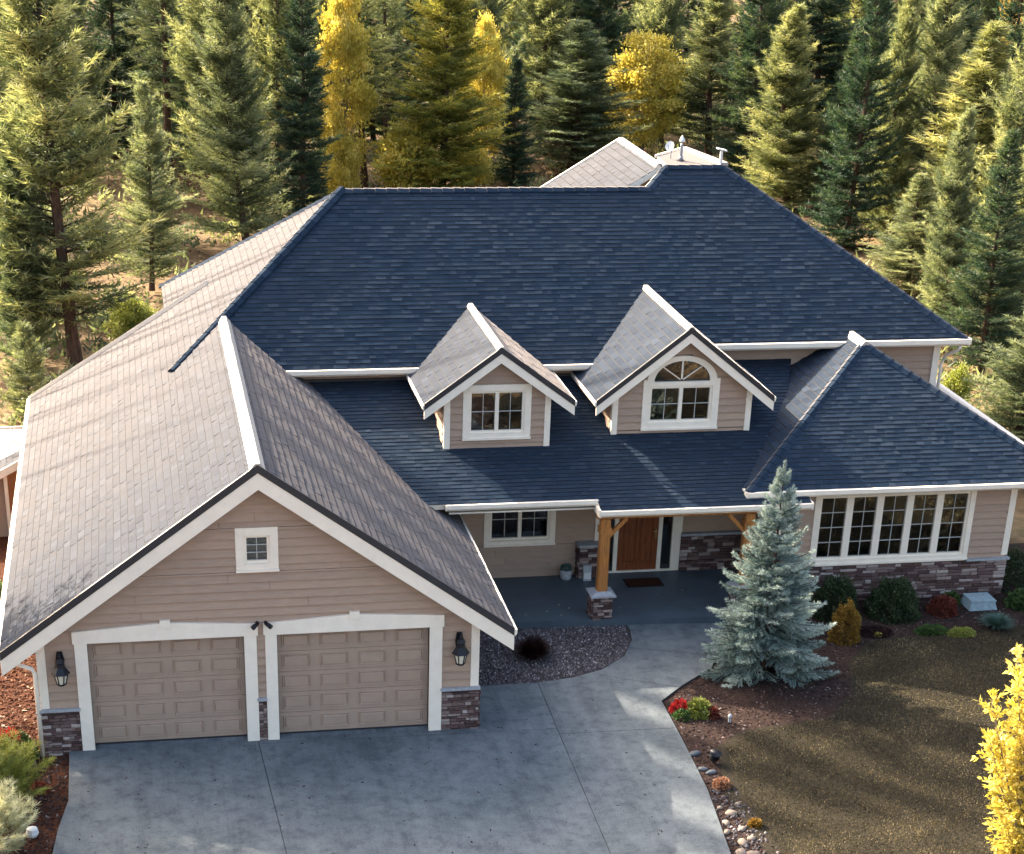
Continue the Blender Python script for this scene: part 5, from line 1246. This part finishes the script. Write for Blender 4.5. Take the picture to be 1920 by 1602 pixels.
# yellow willow-like tree at the right edge
rng = np.random.default_rng(77)
YT = tag(empty('yellow_shrub', (16.95, -8.0, -.05)), 'tall bright yellow leaved shrub cut by the right edge in the foreground', 'shrub')
wd = MB(); PP, DD, TT = [], [], []
for k in range(34):
    a = rng.uniform(0, 6.28); r = rng.uniform(.3, 1.15); hh = rng.uniform(1.8, 5.3) if r < .85 else rng.uniform(1.0, 4.2)
    r *= 1.0-.10*hh/4; tip = np.array([r*math.cos(a)*1.0, r*math.sin(a)*1.0, hh]); mid = np.array([tip[0]*.35, tip[1]*.35, hh*.55])
    wd.tube([(0, 0, 0), mid, tip], [.035, .02, .006], 5, cap=False)
    for s in np.linspace(.25, 1, 26):
        p = (1-s)**2*np.zeros(3)+2*s*(1-s)*mid+s*s*tip; dd = norm(2*(1-s)*mid+2*s*(tip-mid))
        for b in range(3):
            o = norm(dd*.5+rng.normal(0, .6, 3)); o[2] = abs(o[2])*.6+.15; ln = rng.uniform(.12, .34)
            wd.tube([p, p+o*ln], [.005, .003], 3, cap=False)
            ct = rng.normal(.55, .15)
            for q in range(5): PP.append(p+o*ln*(.3+.18*q)); DD.append(o); TT.append(ct)
P, D, T = np.array(PP), norm(np.array(DD)), np.array(TT); n = len(P)
P = np.repeat(P, 2, 0); D = np.repeat(D, 2, 0); T = np.clip(np.repeat(T, 2)+rng.normal(0, .12, 2*n), 0, 1); n *= 2
o = norm(D+rng.normal(0, .55, (n, 3))); u = norm(np.cross(o, rng.normal(0, 1, (n, 3)))); w3 = np.cross(o, u); L = rng.uniform(.07, .15, n)[:, None]
V = np.stack([P, P+o*L*.45+u*L*.20+w3*L*.05, P+o*L, P+o*L*.45-u*L*.20+w3*L*.05], 1).reshape(-1, 3)
link('foliage', np_mesh('yellow_shrub_foliage', V, np.arange(n*4).reshape(-1, 4), 'yellow', T), YT); wd.obj('stems', 'barkpale', YT)

# ---- rocks of the border
def rock(name, x, y, rx, ry, rz_, mat, label, seed, group=None, z=-.04):
    rng = np.random.default_rng(seed); mb = MB(); k, m_ = 10, 6; vs = []
    off = rng.normal(0, 1, 6)
    for i in range(m_+1):
        ph = math.pi*i/m_
        for j in range(k):
            th = 2*math.pi*j/k; q = 1+.10*math.sin(2*th+off[0])+.08*math.sin(3*th+off[1]+ph)+.05*rng.normal()
            vs.append((rx*q*math.sin(ph)*math.cos(th), ry*q*math.sin(ph)*math.sin(th), rz_*math.cos(ph)*.9+rz_*.2))
    mb.add(vs, [(i*k+j, i*k+(j+1) % k, (i+1)*k+(j+1) % k, (i+1)*k+j) for i in range(m_) for j in range(k)])
    o = mb.obj(name, mat, None, True); o.location = (x, y, z); o.rotation_euler = (0, 0, off[2]); tag(o, label, 'rock', group); return o
p = on_ground(1303, 1411); rock('border_rock', p[0], p[1], .14, .09, .06, 'greyrock', 'pale teal grey rock at the top of the border strip, left of the black spotlight', 1)
p = on_ground(1318, 1440); rock('border_rock', p[0], p[1], .11, .07, .05, 'greyrock', 'left one of the two flat grey rocks below the black spotlight', 2)
p = on_ground(1334, 1446); rock('border_rock', p[0], p[1], .12, .08, .05, 'greyrock', 'right one of the two flat grey rocks below the black spotlight', 3)
for i, (bx, by, r, lb) in enumerate([(1371, 1523, .13, 'pale rock below the orange tuft, first of the sunlit border stones'), (1362, 1541, .10, 'small pale rock against the driveway, left of the rusty tuft'),
        (1392, 1552, .09, 'brownish rock just beneath the rusty tuft'), (1363, 1558, .09, 'small rounded rock at the driveway edge beneath the small pale rock'),
        (1393, 1578, .13, 'large cream rock near the bottom of the border strip'), (1409, 1570, .10, 'cream rock on the lawn side of the large cream rock'),
        (1390, 1597, .14, 'pale rock cut by the bottom edge, on the driveway side'), (1412, 1600, .13, 'pale rock cut by the bottom edge, on the lawn side'),
        (1383, 1505, .07, 'small brown stone right above the first sunlit border stone'), (1350, 1512, .07, 'small dark stone at the driveway edge beside the sunlit patch')]):
    p = on_ground(bx, by); rock('border_rock', p[0], p[1], r, r*.72, r*.55, 'rock', lb, 10+i)
p = on_ground(1338, 1428)
SL = tag(empty('garden_spotlight', (p[0], p[1], -.04)), 'black garden spotlight in the border strip beside the driveway', 'spotlight')
mb = MB(); mb.tube([(0, 0, 0), (0, 0, .12)], .02, 6); mb.obj('stake', 'lantern', SL)
mb = MB(); mb.tube([(0, .02, .08), (0, -.03, .16), (.01, -.06, .26)], [.07, .11, .13], 10); mb.obj('lamp_head', 'lantern', SL, True)
p = on_ground(1368, 1352); mb = MB(); mb.box(-.03, .03, -.01, .01, 0, .16); mb.lathe((0, 0, 0), [(.045, .12), (.05, .16), (.02, .2)], 8)
o = mb.obj('garden_marker', 'pot'); o.location = (p[0], p[1], -.04); tag(o, 'small pale green marker stake in the mulch right of the red flowers', 'marker')
p = on_ground(66, 1563); mb = MB(); mb.lathe((0, 0, 0), [(.09, 0), (.12, .06), (.10, .16), (.04, .19)], 8); o = mb.obj('white_stone', 'whitemetal'); o.location = (p[0]-.05, p[1], -.05); tag(o, 'white object among the plants in the bottom left corner', 'stone')

# ---- scattered ground pieces nobody could count
def in_poly(P, ring):
    x, y = P[:, 0], P[:, 1]; c = np.zeros(len(P), bool); n = len(ring)
    for i in range(n):
        (x0, y0), (x1, y1) = ring[i], ring[(i+1) % n]
        if y0 == y1: continue
        c ^= ((y0 > y) != (y1 > y)) & (x < (x1-x0)*(y-y0)/(y1-y0)+x0)
    return c
def scatter(name, ring, n, size, mat, z, seed, flat_=.5, long_=1.6, avoid=None):
    rng = np.random.default_rng(seed); r = np.array(ring); P = rng.uniform(r.min(0), r.max(0), (n*3, 2)); P = P[in_poly(P, ring)]
    if avoid is not None: P = P[~in_poly(P, avoid)]
    P = P[:n]; n = len(P)
    s = size*rng.uniform(.5, 1.5, n)[:, None]; a = rng.uniform(0, 6.28, n); c, q = np.cos(a)[:, None], np.sin(a)[:, None]
    base = np.concatenate([P, np.full((n, 1), z)], 1); tilt = rng.normal(0, .3, (n, 2))
    V = []
    for dx, dy, dz in ((-1, -.6, 0), (1, -.5, 0), (.8, .6, 0), (-.9, .5, 0), (-.45, -.25, 1), (.4, -.2, 1), (.1, .35, 1)):
        dx = dx*long_*.5+rng.normal(0, .08, (n, 1)); dy = dy*.6+rng.normal(0, .08, (n, 1))
        lx, ly = dx*c-dy*q, dx*q+dy*c
        V.append(base+np.concatenate([lx*s, ly*s, dz*flat_*s+(lx*tilt[:, :1]+ly*tilt[:, 1:])*s+flat_*s*.2], 1))
    V = np.stack(V, 1).reshape(-1, 3); o = np.arange(n)[:, None]*7
    F = np.concatenate([o+np.array(f) for f in ((4, 5, 6), (0, 1, 5), (0, 5, 4), (1, 2, 6), (1, 6, 5), (2, 3, 6), (3, 4, 6), (3, 0, 4))])
    T = np.tile(np.clip(rng.normal(.5, .27, n), 0, 1), 8)
    ob = link(name, np_mesh(name, V, F, mat, T)); ob['kind'] = 'stuff'; ob['label'] = name.replace('_', ' '); return ob
DRr = DR
scatter('gravel', [(8.78, 1.97), (10.5, 1.97), (12.0, 2.5), (12.7, 3.15), (13.05, 3.98), (13.15, 4.86), (8.78, 4.98)], 9000, .034, 'gravel', -.03, 1, .6, 1.2)
BED = [(12.8, -7.5), (13.45, -7.5), (13.4, -3.5), (13.6, -1.7), (14.4, -1.0), (16.4, -.6), (17.4, .5), (17.9, 2.1), (18.8, 3.1), (21, 3.4), (25, 3.7), (25, 7), (22.9, 7), (22.9, 5.6), (17, 5.6), (17, 4.6), (15.6, 4.6), (15.0, 3.3), (14.5, 2.25), (13.6, 1.4), (12.95, .7), (12.9, -1.2), (12.8, -3.3), (12.5, -5.8)]
scatter('bark_mulch', BED, 13000, .032, 'chips', -.045, 2, .35, 2.0)
scatter('border_pebbles', [(12.80, -3.3), (13.35, -3.3), (13.45, -7.5), (12.45, -7.5), (12.53, -5.8)], 520, .042, 'gravel', -.045, 22, .6, 1.2)
scatter('dark_mulch', [(.42, .0), (.44, -2.1), (.28, -3.1), (.17, -4.3), (-.1, -7), (-2.5, -7), (-2.5, .0)], 6000, .034, 'chips', -.07, 3, .35, 2.0)
scatter('red_bark', [(-.1, .1), (-.1, 8), (-4, 8), (-4, -.5)], 9000, .045, 'redchips', -.07, 4, .35, 2.2)
scatter('fallen_leaves', [(-12, 20), (40, 20), (60, 70), (-14, 70)], 16000, .13, 'litter', -.12, 5, .15, 1.4)
rng = np.random.default_rng(15); nc = 2300; cx = np.stack([rng.uniform(-15, 60, nc), rng.uniform(19, 110, nc)], 1); kk = 34
P = np.repeat(cx, kk, 0)+rng.normal(0, .38, (nc*kk, 2)); n = len(P); base = np.concatenate([P, (-.1+np.abs(rng.normal(0, .22, n)))[:, None]], 1)
d = norm(rng.normal(0, 1, (n, 3))+np.array([0, 0, .9])); V, F, T = blades(base, d, np.clip(np.repeat(rng.normal(.5, .25, nc), kk)+rng.normal(0, .1, n), 0, 1), 1, .34, .12, .3, rng)
o = link('undergrowth', np_mesh('undergrowth', V, F, 'pine', T)); o['kind'] = 'stuff'
# lawn blades
rng = np.random.default_rng(6)
LAWN = [(13.45, -7.5), (13.4, -3.5), (13.65, -1.6), (14.3, -.95), (16.3, -.5), (17.3, .6), (17.8, 2.2), (18.7, 3.25), (21, 3.55), (24.5, 3.9), (25, -7.5)]
P = rng.uniform((13, -7.5), (25, 4), (150000, 2)); P = P[in_poly(P, LAWN)]; n = len(P)
patch = .5+.25*np.sin(P[:, 0]*2.1+np.sin(P[:, 1]*1.7)*2)*np.cos(P[:, 1]*1.9+P[:, 0])+rng.normal(0, .22, n)
base = np.concatenate([P, np.full((n, 1), -.03)], 1); d = norm(np.stack([rng.normal(0, .6, n), rng.normal(0, .6, n), np.ones(n)], 1))
V, F, T = blades(base, d, np.clip(patch, 0, 1), 1, .038, .014, .3, rng)
o = link('lawn_grass', np_mesh('lawn_grass', V, F, 'grass', T)); o['kind'] = 'stuff'
# crumbs of litter on the slabs
rng = np.random.default_rng(9)
for nm, ring, z, n_, mt in (('porch_litter', [(9.6, 5.2), (12.2, 5.2), (16.3, 5.4), (16.3, 7.5), (9.6, 7.5)], .153, 26, 'cream'), ('driveway_litter', [(.6, -5.5), (12.3, -5.5), (12.7, .5), (10, 1.5), (9, .0), (.6, -.2)], .002, 170, 'chips')):
    scatter(nm, ring, n_, .028, mt, z, 50+n_, .2, 1.8)
